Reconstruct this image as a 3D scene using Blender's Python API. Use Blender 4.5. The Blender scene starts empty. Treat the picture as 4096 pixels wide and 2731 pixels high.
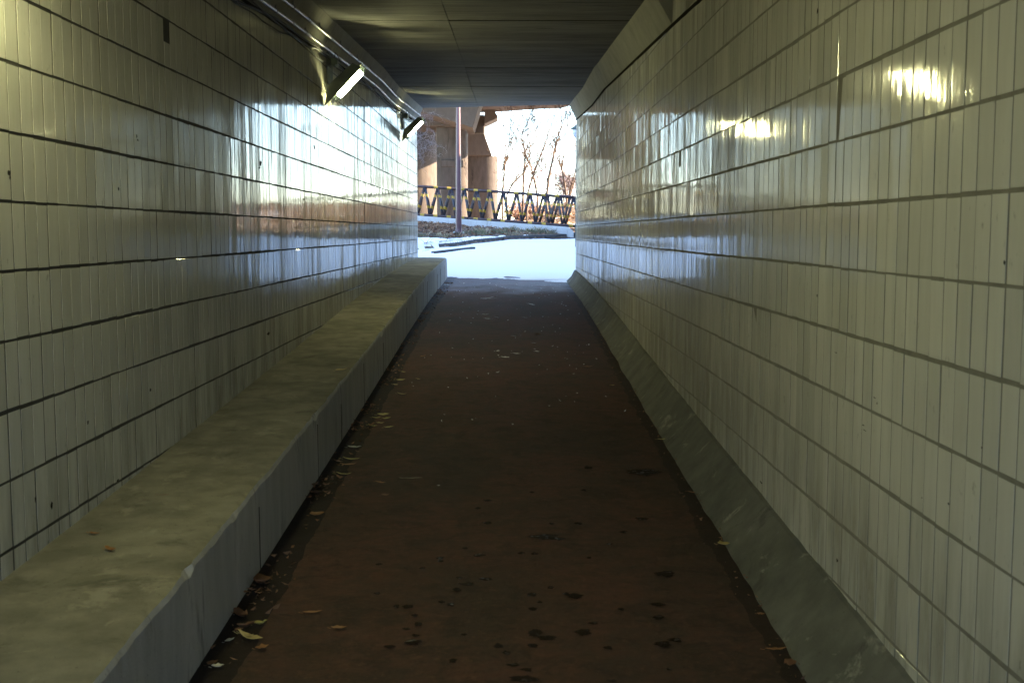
import bpy, math, random
import numpy as np
from mathutils import Vector, Matrix, noise as mnoise
random.seed(7)
R = math.radians
S = bpy.context.scene
COL = S.collection

# ------------------------------------------------------------------ camera, world, sun, exposure
EZ = 1.6                      # height of the eye above the tunnel floor near the camera
FPX = 4600.0                  # focal length in photo pixels (4096 wide)
cam = bpy.data.cameras.new('camera')
cam_o = bpy.data.objects.new('camera', cam)
COL.objects.link(cam_o)
cam.lens = FPX / 4096 * 36
cam.sensor_width = 36
cam.clip_start = 0.05
cam.clip_end = 3000
cam_o.location = (0, 0, EZ)
PITCH, YAW = 5.43, 0.224
cam_o.rotation_euler = (R(90 - PITCH), 0, R(-YAW))
cam.dof.use_dof = True
cam.dof.focus_distance = 16
cam.dof.aperture_fstop = 9
S.camera = cam_o

SUN_EL, SUN_AZ = 22.0, 84.0    # azimuth clockwise from +Y
w = bpy.data.worlds.new('World')
S.world = w
w.use_nodes = True
wn = w.node_tree
sky = wn.nodes.new('ShaderNodeTexSky')
sky.sky_type = 'NISHITA'
sky.sun_disc = False
sky.sun_elevation = R(SUN_EL)
sky.sun_rotation = R(SUN_AZ)
sky.air_density = 0.8
sky.dust_density = 0.15
sky.ozone_density = 1.0
bg = wn.nodes['Background']
bg.inputs['Strength'].default_value = 0.15
wn.links.new(sky.outputs[0], bg.inputs['Color'])
sl = bpy.data.lights.new('sun', 'SUN')
sl.energy = 4.6
sl.angle = R(0.5)
sl.color = (1.0, 0.78, 0.54)
so = bpy.data.objects.new('sun', sl)
COL.objects.link(so)
sd = Vector((math.sin(R(SUN_AZ)) * math.cos(R(SUN_EL)), math.cos(R(SUN_AZ)) * math.cos(R(SUN_EL)), math.sin(R(SUN_EL))))
so.rotation_euler = (-sd).to_track_quat('-Z', 'Y').to_euler()
so.location = (30, 30, 30)
S.view_settings.view_transform = 'Standard'
S.view_settings.look = 'None'
S.view_settings.gamma = 1
S.view_settings.use_curve_mapping = False
S.view_settings.exposure = 3.2
S.render.engine = 'CYCLES'
S.cycles.use_denoising = True
S.cycles.max_bounces = 12
S.cycles.diffuse_bounces = 7
S.cycles.glossy_bounces = 6
S.cycles.sample_clamp_indirect = 8
LAMP = 39.0

_rot = Matrix.Rotation(R(-YAW), 3, 'Z') @ Matrix.Rotation(R(90 - PITCH), 3, 'X')
def ray(px, py):
    return _rot @ Vector(((px - 2048) / FPX, -(py - 1365.5) / FPX, -1.0))
def P(px, py, D):
    """the point seen at photo pixel px, py at distance D along the passage"""
    r = ray(px, py)
    return Vector((0, 0, EZ)) + r * (D / r.y)

# ------------------------------------------------------------------ helpers
def add(name, verts, faces, mat, parent=None, smooth=False, attr=None):
    me = bpy.data.meshes.new(name)
    me.from_pydata([tuple(v) for v in verts], [], faces)
    if mat: me.materials.append(mat)
    if smooth: me.polygons.foreach_set('use_smooth', [True] * len(me.polygons))
    if attr is not None:
        a = me.attributes.new('tone', 'FLOAT', 'POINT'); a.data.foreach_set('value', attr)
    me.update()
    o = bpy.data.objects.new(name, me)
    COL.objects.link(o)
    if parent: o.parent = parent
    return o
def empty(name, loc=(0, 0, 0)):
    o = bpy.data.objects.new(name, None); o.location = loc; o.empty_display_size = 0.1
    COL.objects.link(o); return o
def tag(o, label=None, cat=None, group=None, kind=None):
    if label: o['label'] = label
    if cat: o['category'] = cat
    if group: o['group'] = group
    if kind: o['kind'] = kind
    return o
class MB:
    def __init__(s): s.v = []; s.f = []
    def quadbox(s, p, q):
        x0, y0, z0 = p; x1, y1, z1 = q
        b = len(s.v)
        s.v += [(x0,y0,z0),(x1,y0,z0),(x1,y1,z0),(x0,y1,z0),(x0,y0,z1),(x1,y0,z1),(x1,y1,z1),(x0,y1,z1)]
        s.f += [tuple(b+i for i in f) for f in ((0,3,2,1),(4,5,6,7),(0,1,5,4),(1,2,6,5),(2,3,7,6),(3,0,4,7))]
        return s
    def tube(s, pts, rad, n=8, caps=True):
        pts = [Vector(p) for p in pts]
        if not hasattr(rad, '__len__'): rad = [rad] * len(pts)
        b = len(s.v)
        t0 = (pts[1] - pts[0]).normalized()
        up = Vector((0, 0, 1)) if abs(t0.z) < .9 else Vector((1, 0, 0))
        u = t0.cross(up).normalized()
        for i, p in enumerate(pts):
            a = pts[max(0, i-1)]; c = pts[min(len(pts)-1, i+1)]
            t = (c - a).normalized()
            u = (u - t * u.dot(t)); u = u.normalized() if u.length > 1e-6 else t.orthogonal().normalized()
            v = t.cross(u)
            for k in range(n):
                an = 2 * math.pi * k / n
                s.v.append(tuple(p + (u * math.cos(an) + v * math.sin(an)) * rad[i]))
        for i in range(len(pts) - 1):
            for k in range(n):
                s.f.append((b+i*n+k, b+i*n+(k+1) % n, b+(i+1)*n+(k+1) % n, b+(i+1)*n+k))
        if caps:
            s.f.append(tuple(b+k for k in range(n))[::-1])
            s.f.append(tuple(b+(len(pts)-1)*n+k for k in range(n)))
        return s
    def prism(s, poly, d):
        """poly: list of points (Vector), d: extrusion vector"""
        b = len(s.v); n = len(poly)
        s.v += [tuple(p) for p in poly] + [tuple(Vector(p) + Vector(d)) for p in poly]
        s.f.append(tuple(b+i for i in range(n)))
        s.f.append(tuple(b+n+i for i in range(n))[::-1])
        for i in range(n):
            j = (i+1) % n
            s.f.append((b+j, b+i, b+n+i, b+n+j))
        return s
    def build(s, name, mat, parent=None, smooth=False):
        return add(name, s.v, s.f, mat, parent, smooth)
def bevel(o, wdt, seg=2):
    m = o.modifiers.new('bevel', 'BEVEL'); m.width = wdt; m.segments = seg; m.limit_method = 'ANGLE'
    return o
def interp(tab, y):
    return float(np.interp(y, [a for a, _ in tab], [b for _, b in tab]))
def sst(a, b, x):
    t = min(1, max(0, (x - a) / (b - a))); return t * t * (3 - 2 * t)

# ------------------------------------------------------------------ materials
class M:
    """small node builder"""
    def __init__(s, name):
        s.m = bpy.data.materials.new(name); s.m.use_nodes = True
        s.n = s.m.node_tree.nodes; s.l = s.m.node_tree.links
        s.b = s.n['Principled BSDF']
        s.tc = None
    def node(s, t, **k):
        o = s.n.new(t)
        for a, v in k.items(): setattr(o, a, v)
        return o
    def pos(s, scale=(1, 1, 1), obj=False):
        g = s.node('ShaderNodeTexCoord') if obj else s.node('ShaderNodeNewGeometry')
        mp = s.node('ShaderNodeMapping'); mp.inputs['Scale'].default_value = scale
        s.l.new(g.outputs['Object' if obj else 'Position'], mp.inputs['Vector'])
        return mp.outputs[0]
    def noise(s, scale, detail=4, rough=.55, stretch=(1, 1, 1), obj=False, dist=0):
        t = s.node('ShaderNodeTexNoise'); t.inputs['Scale'].default_value = scale
        t.inputs['Detail'].default_value = detail; t.inputs['Roughness'].default_value = rough
        t.inputs['Distortion'].default_value = dist
        s.l.new(s.pos(stretch, obj), t.inputs['Vector'])
        return t.outputs['Fac']
    def ramp(s, fac, *stops):
        r = s.node('ShaderNodeValToRGB'); e = r.color_ramp.elements
        while len(e) < len(stops): e.new(.5)
        for i, (p, c) in enumerate(stops):
            e[i].position = p
            e[i].color = (c, c, c, 1) if not hasattr(c, '__len__') else (*c, 1)
        s.l.new(fac, r.inputs['Fac']); return r.outputs['Color']
    def mix(s, fac, a, b, mode='MIX'):
        x = s.node('ShaderNodeMix', data_type='RGBA', blend_type=mode)
        for i, v in ((0, fac), (6, a), (7, b)):
            if isinstance(v, (int, float)): x.inputs[i].default_value = v if i == 0 else (v, v, v, 1)
            elif isinstance(v, tuple): x.inputs[i].default_value = (*v, 1)
            else: s.l.new(v, x.inputs[i])
        return x.outputs[2]
    def math(s, op, a, b=0.0, c=0.0):
        x = s.node('ShaderNodeMath', operation=op)
        for i, v in enumerate((a, b, c)):
            if isinstance(v, (int, float)): x.inputs[i].default_value = v
            else: s.l.new(v, x.inputs[i])
        return x.outputs[0]
    def axis(s, which, obj=False):
        x = s.node('ShaderNodeSeparateXYZ'); s.l.new(s.pos(obj=obj), x.inputs[0]); return x.outputs[which]
    def attr(s, nm):
        a = s.node('ShaderNodeAttribute'); a.attribute_name = nm; return a.outputs['Fac']
    def bump(s, h, strength=.3, dist=.01):
        b = s.node('ShaderNodeBump'); b.inputs['Strength'].default_value = strength; b.inputs['Distance'].default_value = dist
        s.l.new(h, b.inputs['Height']); s.l.new(b.outputs[0], s.b.inputs['Normal']); return s
    def set(s, col=None, rough=None, metal=None, spec=None, emit=None, es=None):
        for nm, v in (('Base Color', col), ('Roughness', rough), ('Metallic', metal), ('Specular IOR Level', spec), ('Emission Color', emit), ('Emission Strength', es)):
            if v is None: continue
            i = s.b.inputs[nm]
            if isinstance(v, (int, float)): i.default_value = v
            elif isinstance(v, tuple): i.default_value = (*v, 1)
            else: s.l.new(v, i)
        return s

def simple(name, col, rough=.6, metal=0, var=.35, sc=8, bump=.2):
    m = M(name)
    n = m.noise(sc, 5)
    m.set(col=m.mix(m.ramp(n, (.3, 0), (.7, 1)), tuple(c * (1 - var) for c in col), tuple(min(1, c * (1 + var)) for c in col)), rough=rough, metal=metal)
    m.bump(m.noise(sc * 8, 3), bump, .004)
    return m.m

def tile_mat():
    m = M('glazed_tile')
    tone = m.attr('tone')
    base = m.mix(tone, (.56, .553, .495), (.65, .64, .575))
    # dirt: runs and smudges, heavier low on the walls
    runs = m.ramp(m.noise(3.2, 6, .65, (1, 2.6, .45)), (.42, 0), (.70, 1))
    spots = m.ramp(m.noise(26, 4, .6, (1, 1, .55)), (.66, 0), (.75, 1))
    smear = m.ramp(m.noise(1.1, 3, .6, (1, 1, 1)), (.35, 0), (.75, 1))
    low = m.ramp(m.math('MULTIPLY_ADD', m.axis(1), -.055, m.axis(2)), (.28, 1), (.62, .16))
    dirt = m.math('MULTIPLY', m.math('MULTIPLY_ADD', runs, .75, m.math('MULTIPLY', smear, .25)), low)
    c = m.mix(m.math('MULTIPLY', dirt, .9), base, (.15, .13, .085))
    c = m.mix(m.math('MULTIPLY', spots, .5), c, (.10, .09, .07))
    rough = m.math('MULTIPLY_ADD', m.ramp(m.noise(2.2, 5, .6, (1, 2.2, .6)), (.4, 0), (.85, 1)), .11, .028)
    rough = m.math('MULTIPLY_ADD', dirt, .35, rough)
    m.set(col=c, rough=rough, spec=.40)
    # slight waviness of the glaze, drawn out vertically, plus scratches
    wav = m.noise(9, 2, .5, (1, 2.4, .5))
    fine = m.noise(60, 3, .6, (1, 1.6, .35))
    h = m.math('MULTIPLY_ADD', fine, .05, wav)
    m.bump(h, .24, .003)
    # dusty film that breaks up the mirror, in streaks that run down the tiles
    film = m.ramp(m.noise(7, 6, .72, (1, 4.2, .32)), (.38, .03), (.70, .55))
    film = m.math('MAXIMUM', film, m.ramp(m.noise(1.5, 6, .68, (1, 3.6, .42), dist=.3), (.45, 0), (.62, .72)))
    film = m.math('MAXIMUM', film, m.math('MULTIPLY', dirt, .85))
    film = m.math('ADD', film, m.math('MULTIPLY_ADD', tone, .16, -.04))
    df = m.node('ShaderNodeBsdfDiffuse'); m.l.new(m.mix(.06, c, (.33, .31, .27)), df.inputs['Color'])
    mx = m.node('ShaderNodeMixShader'); m.l.new(film, mx.inputs[0]); m.l.new(m.b.outputs[0], mx.inputs[1]); m.l.new(df.outputs[0], mx.inputs[2])
    m.l.new(mx.outputs[0], m.n['Material Output'].inputs['Surface'])
    return m.m
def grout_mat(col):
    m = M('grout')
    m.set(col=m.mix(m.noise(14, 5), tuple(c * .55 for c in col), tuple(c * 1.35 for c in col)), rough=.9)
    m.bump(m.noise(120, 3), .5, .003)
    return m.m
def concrete_mat(name, a, b, dark=(.1, .095, .08), streak=(1, 1, 1), rough=.88, stain=.5, yl=0, bump=.5, lt0=.66, lta=.45):
    m = M(name)
    big = m.ramp(m.noise(1.3, 6, .62, streak), (.3, 0), (.7, 1))
    med = m.ramp(m.noise(6, 6, .6, streak), (.35, 0), (.68, 1))
    c = m.mix(m.math('MULTIPLY_ADD', big, .6, m.math('MULTIPLY', med, .4)), a, b)
    st = m.ramp(m.noise(2.6, 7, .7, streak, dist=.6), (.56, 0), (.68, 1))
    c = m.mix(m.math('MULTIPLY', st, stain), c, dark)
    sp = m.ramp(m.noise(55, 3, .6), (.67, 0), (.73, 1))
    c = m.mix(m.math('MULTIPLY', sp, .5), c, tuple(x * .6 for x in dark))
    lt = m.ramp(m.noise(4.2, 6, .7, streak, dist=.4), (lt0, 0), (lt0 + .07, 1))
    c = m.mix(m.math('MULTIPLY', lt, lta), c, tuple(min(1, x * 1.5) for x in b))
    m.set(col=c, rough=rough, spec=.12)
    h = m.math('MULTIPLY_ADD', m.noise(140, 4, .65), .35, m.noise(11, 6, .6))
    m.bump(h, bump, .012)
    return m

MT = {}
MT['tile'] = tile_mat()
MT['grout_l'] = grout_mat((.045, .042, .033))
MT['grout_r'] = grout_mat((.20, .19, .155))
MT['bench_top'] = concrete_mat('ledge_concrete', (.105, .097, .07), (.34, .318, .245), (.048, .043, .031), stain=.5, lt0=.58, lta=.28).m
MT['kerb'] = concrete_mat('kerb_concrete', (.09, .09, .074), (.22, .215, .178), (.055, .055, .045), stain=.75, lt0=.60, lta=.8).m
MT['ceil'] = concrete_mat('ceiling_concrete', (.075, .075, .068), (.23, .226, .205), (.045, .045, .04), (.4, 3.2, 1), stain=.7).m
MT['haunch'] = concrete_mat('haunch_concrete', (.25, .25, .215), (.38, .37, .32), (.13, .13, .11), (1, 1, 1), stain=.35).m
def bench_face():
    m = concrete_mat('ledge_face', (.32, .315, .30), (.54, .53, .51), (.10, .096, .088), (1, 1.6, .35), stain=.75)
    return m.m
MT['bench_face'] = bench_face()
MT['pier'] = concrete_mat('pier_concrete', (.06, .051, .046), (.14, .118, .104), (.032, .028, .026), (1, 1, .3), stain=.85).m
MT['pier_l'] = concrete_mat('girder_concrete', (.10, .084, .074), (.15, .126, .11), (.06, .05, .044), (1, 1, .6), stain=.3).m
MT['white_wall'] = concrete_mat('pale_concrete', (.52, .52, .51), (.62, .62, .61), (.35, .33, .30), (1, 1, 1), stain=.3).m
MT['curb'] = concrete_mat('grey_curb_concrete', (.06, .062, .066), (.11, .112, .115), (.035, .036, .038), (1, 1, 1), stain=.5).m
MT['black'] = simple('black_rubber', (.012, .012, .012), .55)
MT['gap_and_shade'] = M('joint_chip_and_shade').set(col=(.028, .026, .022), rough=1.0, spec=0.0).m
MT['cable'] = simple('dusty_cable', (.03, .03, .028), .7)
MT['galv'] = simple('galvanised_pipe', (.42, .43, .45), .42, .75, .25, 30)
MT['coupl'] = simple('coupling_steel', (.16, .16, .17), .5, .6, .25, 30)
MT['bracket'] = simple('dark_painted_steel', (.085, .10, .085), .55, .3)
MT['cap'] = simple('lamp_end_cap', (.28, .32, .37), .4)
MT['mauve'] = simple('mauve_paint', (.095, .043, .05), .38, 0, .12, 10, .15)
MT['bolt'] = simple('bolt_cap', (.45, .52, .5), .5)
MT['twig'] = simple('dry_twig', (.16, .12, .095), .85)
MT['vine'] = simple('grey_dry_vine', (.30, .27, .27), .85)
MT['bark'] = simple('grey_brown_bark', (.11, .075, .055), .85, 0, .45, 12, .6)
MT['red'] = simple('red_paint', (.55, .06, .05), .5)
MT['van'] = simple('white_van_paint', (.8, .82, .84), .35)
MT['glass'] = simple('dark_glass', (.03, .04, .06), .1)
MT['crane'] = MT['red']
def pipe_mat(name, col, lo):
    """dark paint with two yellow bands along the member (object z, 0..1)"""
    m = M(name)
    z = m.axis(2, obj=True)
    fr = m.math('MULTIPLY_ADD', m.noise(7, 4, .6), .02, z)
    band = None
    for a, b in lo:
        s_ = m.math('MULTIPLY', m.math('GREATER_THAN', fr, a), m.math('LESS_THAN', fr, b))
        band = s_ if band is None else m.math('MAXIMUM', band, s_)
    wear = m.ramp(m.noise(20, 6, .7), (.60, 0), (.66, 1))
    yel = m.mix(wear, (.40, .25, .02), (.14, .10, .04))
    drk = m.mix(m.ramp(m.noise(9, 5), (.4, 0), (.65, 1)), col, (.06, .036, .034))
    m.set(col=m.mix(band, drk, yel), rough=.5)
    m.bump(m.noise(50, 3), .3, .003)
    return m.m
MT['leg_warm'] = pipe_mat('banded_leg_paint', (.035, .028, .032), ((.24, .34), (.67, .77)))
MT['leg_blue'] = pipe_mat('banded_leg_paint_blue', (.02, .03, .05), ((.24, .34), (.67, .77)))
def rail_mat():
    m = M('banded_rail_paint')
    x = m.math('MULTIPLY_ADD', m.noise(30, 3, .6), .03, m.axis(0))
    f = m.math('FRACT', m.math('DIVIDE', x, .425))
    band = m.math('MULTIPLY', m.math('GREATER_THAN', f, .52), m.math('LESS_THAN', f, .83))
    gate = m.ramp(m.noise(2.1, 1, .5), (.40, 0), (.42, 1))
    drk = m.mix(m.ramp(m.noise(12, 5), (.4, 0), (.65, 1)), (.035, .018, .020), (.065, .04, .04))
    m.set(col=m.mix(m.math('MULTIPLY', band, gate), drk, (.40, .26, .03)), rough=.5)
    m.bump(m.noise(50, 3), .3, .003)
    return m.m
MT['rail'] = rail_mat()
def floor_mat():
    m = M('worn_red_asphalt')
    y = m.axis(1); x = m.axis(0)
    asph = m.mix(m.noise(60, 4, .7), (.032, .026, .019), (.072, .058, .044))
    red = m.mix(m.noise(45, 4, .7), (.080, .036, .025), (.175, .082, .058))
    wear = m.ramp(m.noise(1.5, 7, .65, (1, .8, 1), dist=.4), (.40, 0), (.68, 1))
    fine = m.ramp(m.noise(14, 6, .7, (.7, 1.3, 1)), (.40, 0), (.62, 1))
    k = m.math('MULTIPLY', m.math('MULTIPLY_ADD', wear, .7, .3), m.math('MULTIPLY_ADD', fine, .5, .5))
    c = m.mix(k, asph, red)
    c = m.mix(m.math('MULTIPLY', m.ramp(m.noise(5, 6, .75, (1, 1.2, 1), dist=.5), (.50, 0), (.60, 1)), .5), c, (.036, .029, .021))
    c = m.mix(m.math('MULTIPLY', m.ramp(m.noise(22, 5, .75), (.56, 0), (.66, 1)), .35), c, (.16, .085, .055))
    # grimy strip along the foot of the ledge and against the kerb
    g = m.math('MULTIPLY_ADD', m.noise(5, 4, .6), .09, x)
    c = m.mix(m.math('MULTIPLY', m.ramp(g, (.0, 1), (.001, 1)), 0.0), c, c)
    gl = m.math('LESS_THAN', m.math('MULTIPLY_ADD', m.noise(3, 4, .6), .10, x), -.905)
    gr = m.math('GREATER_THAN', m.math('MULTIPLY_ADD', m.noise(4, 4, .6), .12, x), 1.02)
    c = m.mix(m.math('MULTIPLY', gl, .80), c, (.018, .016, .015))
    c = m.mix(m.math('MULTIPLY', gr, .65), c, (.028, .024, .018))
    wet = m.math('MULTIPLY', m.ramp(m.math('DIVIDE', m.math('MULTIPLY_ADD', m.noise(.9, 5, .65, (2.0, 1.5, 1)), 6.5, y), 25.0), (.82, 0), (.90, 1)), .8)
    c = m.mix(m.math('MULTIPLY', wet, .25), c, (.05, .03, .035))
    r = m.math('MULTIPLY_ADD', m.noise(9, 5, .7), .25, .66)
    r = m.math('SUBTRACT', r, m.math('MULTIPLY', wet, .28))
    m.set(col=c, rough=r, spec=m.math('MULTIPLY_ADD', wet, .35, .08))
    h = m.math('MULTIPLY_ADD', m.noise(190, 3, .7), .6, m.noise(30, 5, .65))
    m.bump(h, .55, .006)
    return m.m
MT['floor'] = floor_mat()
def wet_mat():
    m = M('dark_wet_patch')
    al = m.math('MULTIPLY_ADD', m.noise(38, 5, .7), 1.5, m.math('MULTIPLY_ADD', m.attr('tone'), 1.5, -1.15))
    m.l.new(m.ramp(al, (.0, 0), (.7, .85)), m.b.inputs['Alpha'])
    m.set(col=m.mix(m.noise(20, 3), (.010, .006, .005), (.022, .012, .009)), rough=m.ramp(m.noise(40, 3), (.35, .30), (.45, .75)), spec=.15)
    m.bump(m.noise(90, 3, .7), .5, .004)
    return m.m
MT['wet'] = wet_mat()
def ground_mat():
    m = M('earth_and_litter')
    n = m.noise(7, 7, .7)
    c = m.mix(m.ramp(n, (.35, 0), (.65, 1)), (.075, .058, .045), (.20, .15, .115))
    c = m.mix(m.ramp(m.noise(28, 5, .7), (.5, 0), (.62, 1)), c, (.24, .15, .09))
    gr = m.ramp(m.noise(1.2, 5, .6), (.52, 0), (.6, 1))
    c = m.mix(m.math('MULTIPLY', gr, .3), c, (.10, .12, .06))
    far = m.ramp(m.math('DIVIDE', m.axis(1), 100.), (.37, 0), (.40, 1))
    c = m.mix(m.math('MULTIPLY', far, m.ramp(m.noise(.8, 6, .7), (.45, 0), (.5, 1))), c, (.34, .22, .13))
    sn = m.ramp(m.noise(.55, 6, .65), (.54, 0), (.57, 1))
    c = m.mix(m.math('MULTIPLY', far, sn), c, (.75, .76, .8))
    m.set(col=c, rough=.95)
    m.bump(m.math('MULTIPLY_ADD', m.noise(60, 4), .4, m.noise(9, 5)), .8, .05)
    return m.m
MT['ground'] = ground_mat()
def snow_mat():
    m = M('old_snow')
    c = m.mix(m.ramp(m.noise(40, 5, .7), (.60, 0), (.75, 1)), (.97, .92, .86), (.62, .58, .54))
    m.set(col=c, rough=.75)
    m.bump(m.noise(25, 6, .65), .5, .02)
    return m.m
MT['snow'] = snow_mat()
MT['fill'] = simple('embankment_soil', (.10, .08, .06), .95)
def leaf_mat(name, a, b):
    m = M(name)
    m.set(col=m.mix(m.noise(60, 4, .6, obj=True), a, b), rough=.6)
    m.bump(m.noise(200, 3, .6), .4, .002)
    return m.m
MT['lf_orange'] = leaf_mat('orange_brown_leaf', (.20, .085, .025), (.42, .19, .06))
MT['lf_straw'] = leaf_mat('straw_leaf', (.42, .32, .12), (.62, .50, .22))
MT['lf_brown'] = leaf_mat('brown_leaf', (.10, .045, .022), (.24, .11, .05))
MT['lf_grey'] = leaf_mat('silver_grey_leaf', (.30, .32, .36), (.45, .48, .52))
MT['lf_yellow'] = leaf_mat('yellow_leaf', (.36, .30, .08), (.52, .44, .14))
MT['paper'] = leaf_mat('white_litter', (.6, .58, .55), (.85, .84, .8))
MT['stick'] = leaf_mat('pale_straw', (.40, .36, .24), (.6, .55, .4))
MT['lf_mix'] = None
def mix_leaf():
    m = M('mixed_dry_leaves')
    t = m.attr('tone')
    m.set(col=m.ramp(t, (0, (.055, .03, .018)), (.45, (.16, .075, .035)), (.8, (.30, .16, .08)), (1, (.42, .30, .18))), rough=.7)
    return m.m
MT['lf_mix'] = mix_leaf()
def grass_m():
    m = M('thin_winter_grass')
    t = m.attr('tone')
    m.set(col=m.ramp(t, (0, (.07, .095, .05)), (.4, (.16, .155, .09)), (.75, (.30, .25, .14)), (1, (.42, .35, .22))), rough=.7)
    return m.m
MT['grass'] = grass_m()
MT['shrub'] = simple('mauve_brown_twigs', (.20, .15, .15), .9)
MT['globe'] = simple('milky_globe', (.35, .36, .40), .2)

# ------------------------------------------------------------------ passage profiles (heights relative to the eye)
FLOOR = [(-8, -1.66), (0, -1.66), (3, -1.59), (5.5, -1.48), (8.4, -1.345), (10.3, -1.245), (12.7, -1.12), (16, -.975), (18.8, -.90), (21.4, -.85), (30, -.40)]
CEIL = [(-8, 1.39), (0, 1.39), (8.9, 1.80), (14.6, 2.035), (16.6, 2.055), (21.6, 2.26)]
def fz(y): return EZ + interp(FLOOR, y)
def cz(y): return EZ + interp(CEIL, y)
def bz(y): return fz(y) + .39
def kz(y): return fz(y) + .215
HH = .26
def tz(y): return cz(y) - HH
XL0, XR0 = -1.711, 1.251
def xl(y): return XL0 + .0028 * y       # face of the left tiles
def xr(y): return XR0 - .0026 * y
def yend(x): return 21.3 - .34 * (x + 1.71)
Y0 = -3.0
YS = [Y0 + i * .4 for i in range(int((20 - Y0) / .4) + 1)]

def sweep(name, mat, prof, ys=None, parent=None, n_end=None, closed=True, smooth=False, tail=0.0, jit=None):
    """prof(y) -> list of (x,z); swept along y and cut at the skewed mouth of the passage"""
    ys = list(ys or YS)
    v, f = [], []
    rows = []
    for y in ys + [None]:
        yy = 20.3 if y is None else y
        p = prof(yy)
        row = []
        for k, (x, z) in enumerate(p):
            if y is None:
                ye = yend(x) + tail
                q = prof(ye)[k]
                row.append((q[0], ye, q[1]))
            else:
                row.append((x, y, z))
        rows.append(row)
    n = len(rows[0])
    for r_ in rows: v += r_
    m = n if closed else n - 1
    for i in range(len(rows) - 1):
        for k in range(m):
            k2 = (k + 1) % n
            f.append((i*n+k, i*n+k2, (i+1)*n+k2, (i+1)*n+k))
    if closed:
        f.append(tuple(range(n))[::-1]); f.append(tuple((len(rows)-1)*n + k for k in range(n)))
    return add(name, v, f, mat, parent, smooth)

# floor of the passage
o = sweep('floor', MT['floor'], lambda y: [(xl(y) - .3, fz(y)), (-1.11, fz(y)), (-.9, fz(y) - .004), (0, fz(y) + .006), (.9, fz(y)), (xr(y) + .3, fz(y)), (xr(y) + .3, fz(y) - .4), (xl(y) - .3, fz(y) - .4)], tail=2.2)
tag(o, kind='structure')

# walls: core with recessed grout, tiles as pieces
TP, TWP = .237, .101            # tile pitch up and along
TH, TW = .2252, .0935
Z_PH = EZ + .1024               # height of one of the course joints
BV = .0008
def tile_geo(h=TH, wd=TW, dp=.009):
    """tile in local coords: front face towards +x, centred; x from -dp to 0"""
    a, b = wd / 2, h / 2
    v = [(-dp, -a, -b), (-dp, a, -b), (-dp, a, b), (-dp, -a, b),
         (-BV, -a, -b), (-BV, a, -b), (-BV, a, b), (-BV, -a, b),
         (0, -a+BV, -b+BV), (0, a-BV, -b+BV), (0, a-BV, b-BV), (0, -a+BV, b-BV)]
    f = [(8, 9, 10, 11)]
    for k in range(4):
        j = (k + 1) % 4
        f.append((4+k, 4+j, 8+j, 8+k)); f.append((k, j, 4+j, 4+k))
    return v, f
def cam_project(p):
    q = _rot.transposed() @ (Vector(p) - Vector((0, 0, EZ)))
    if q.z > -.05: return None
    return 2048 + FPX * q.x / -q.z, 1365.5 - FPX * q.y / -q.z, -q.z
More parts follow.
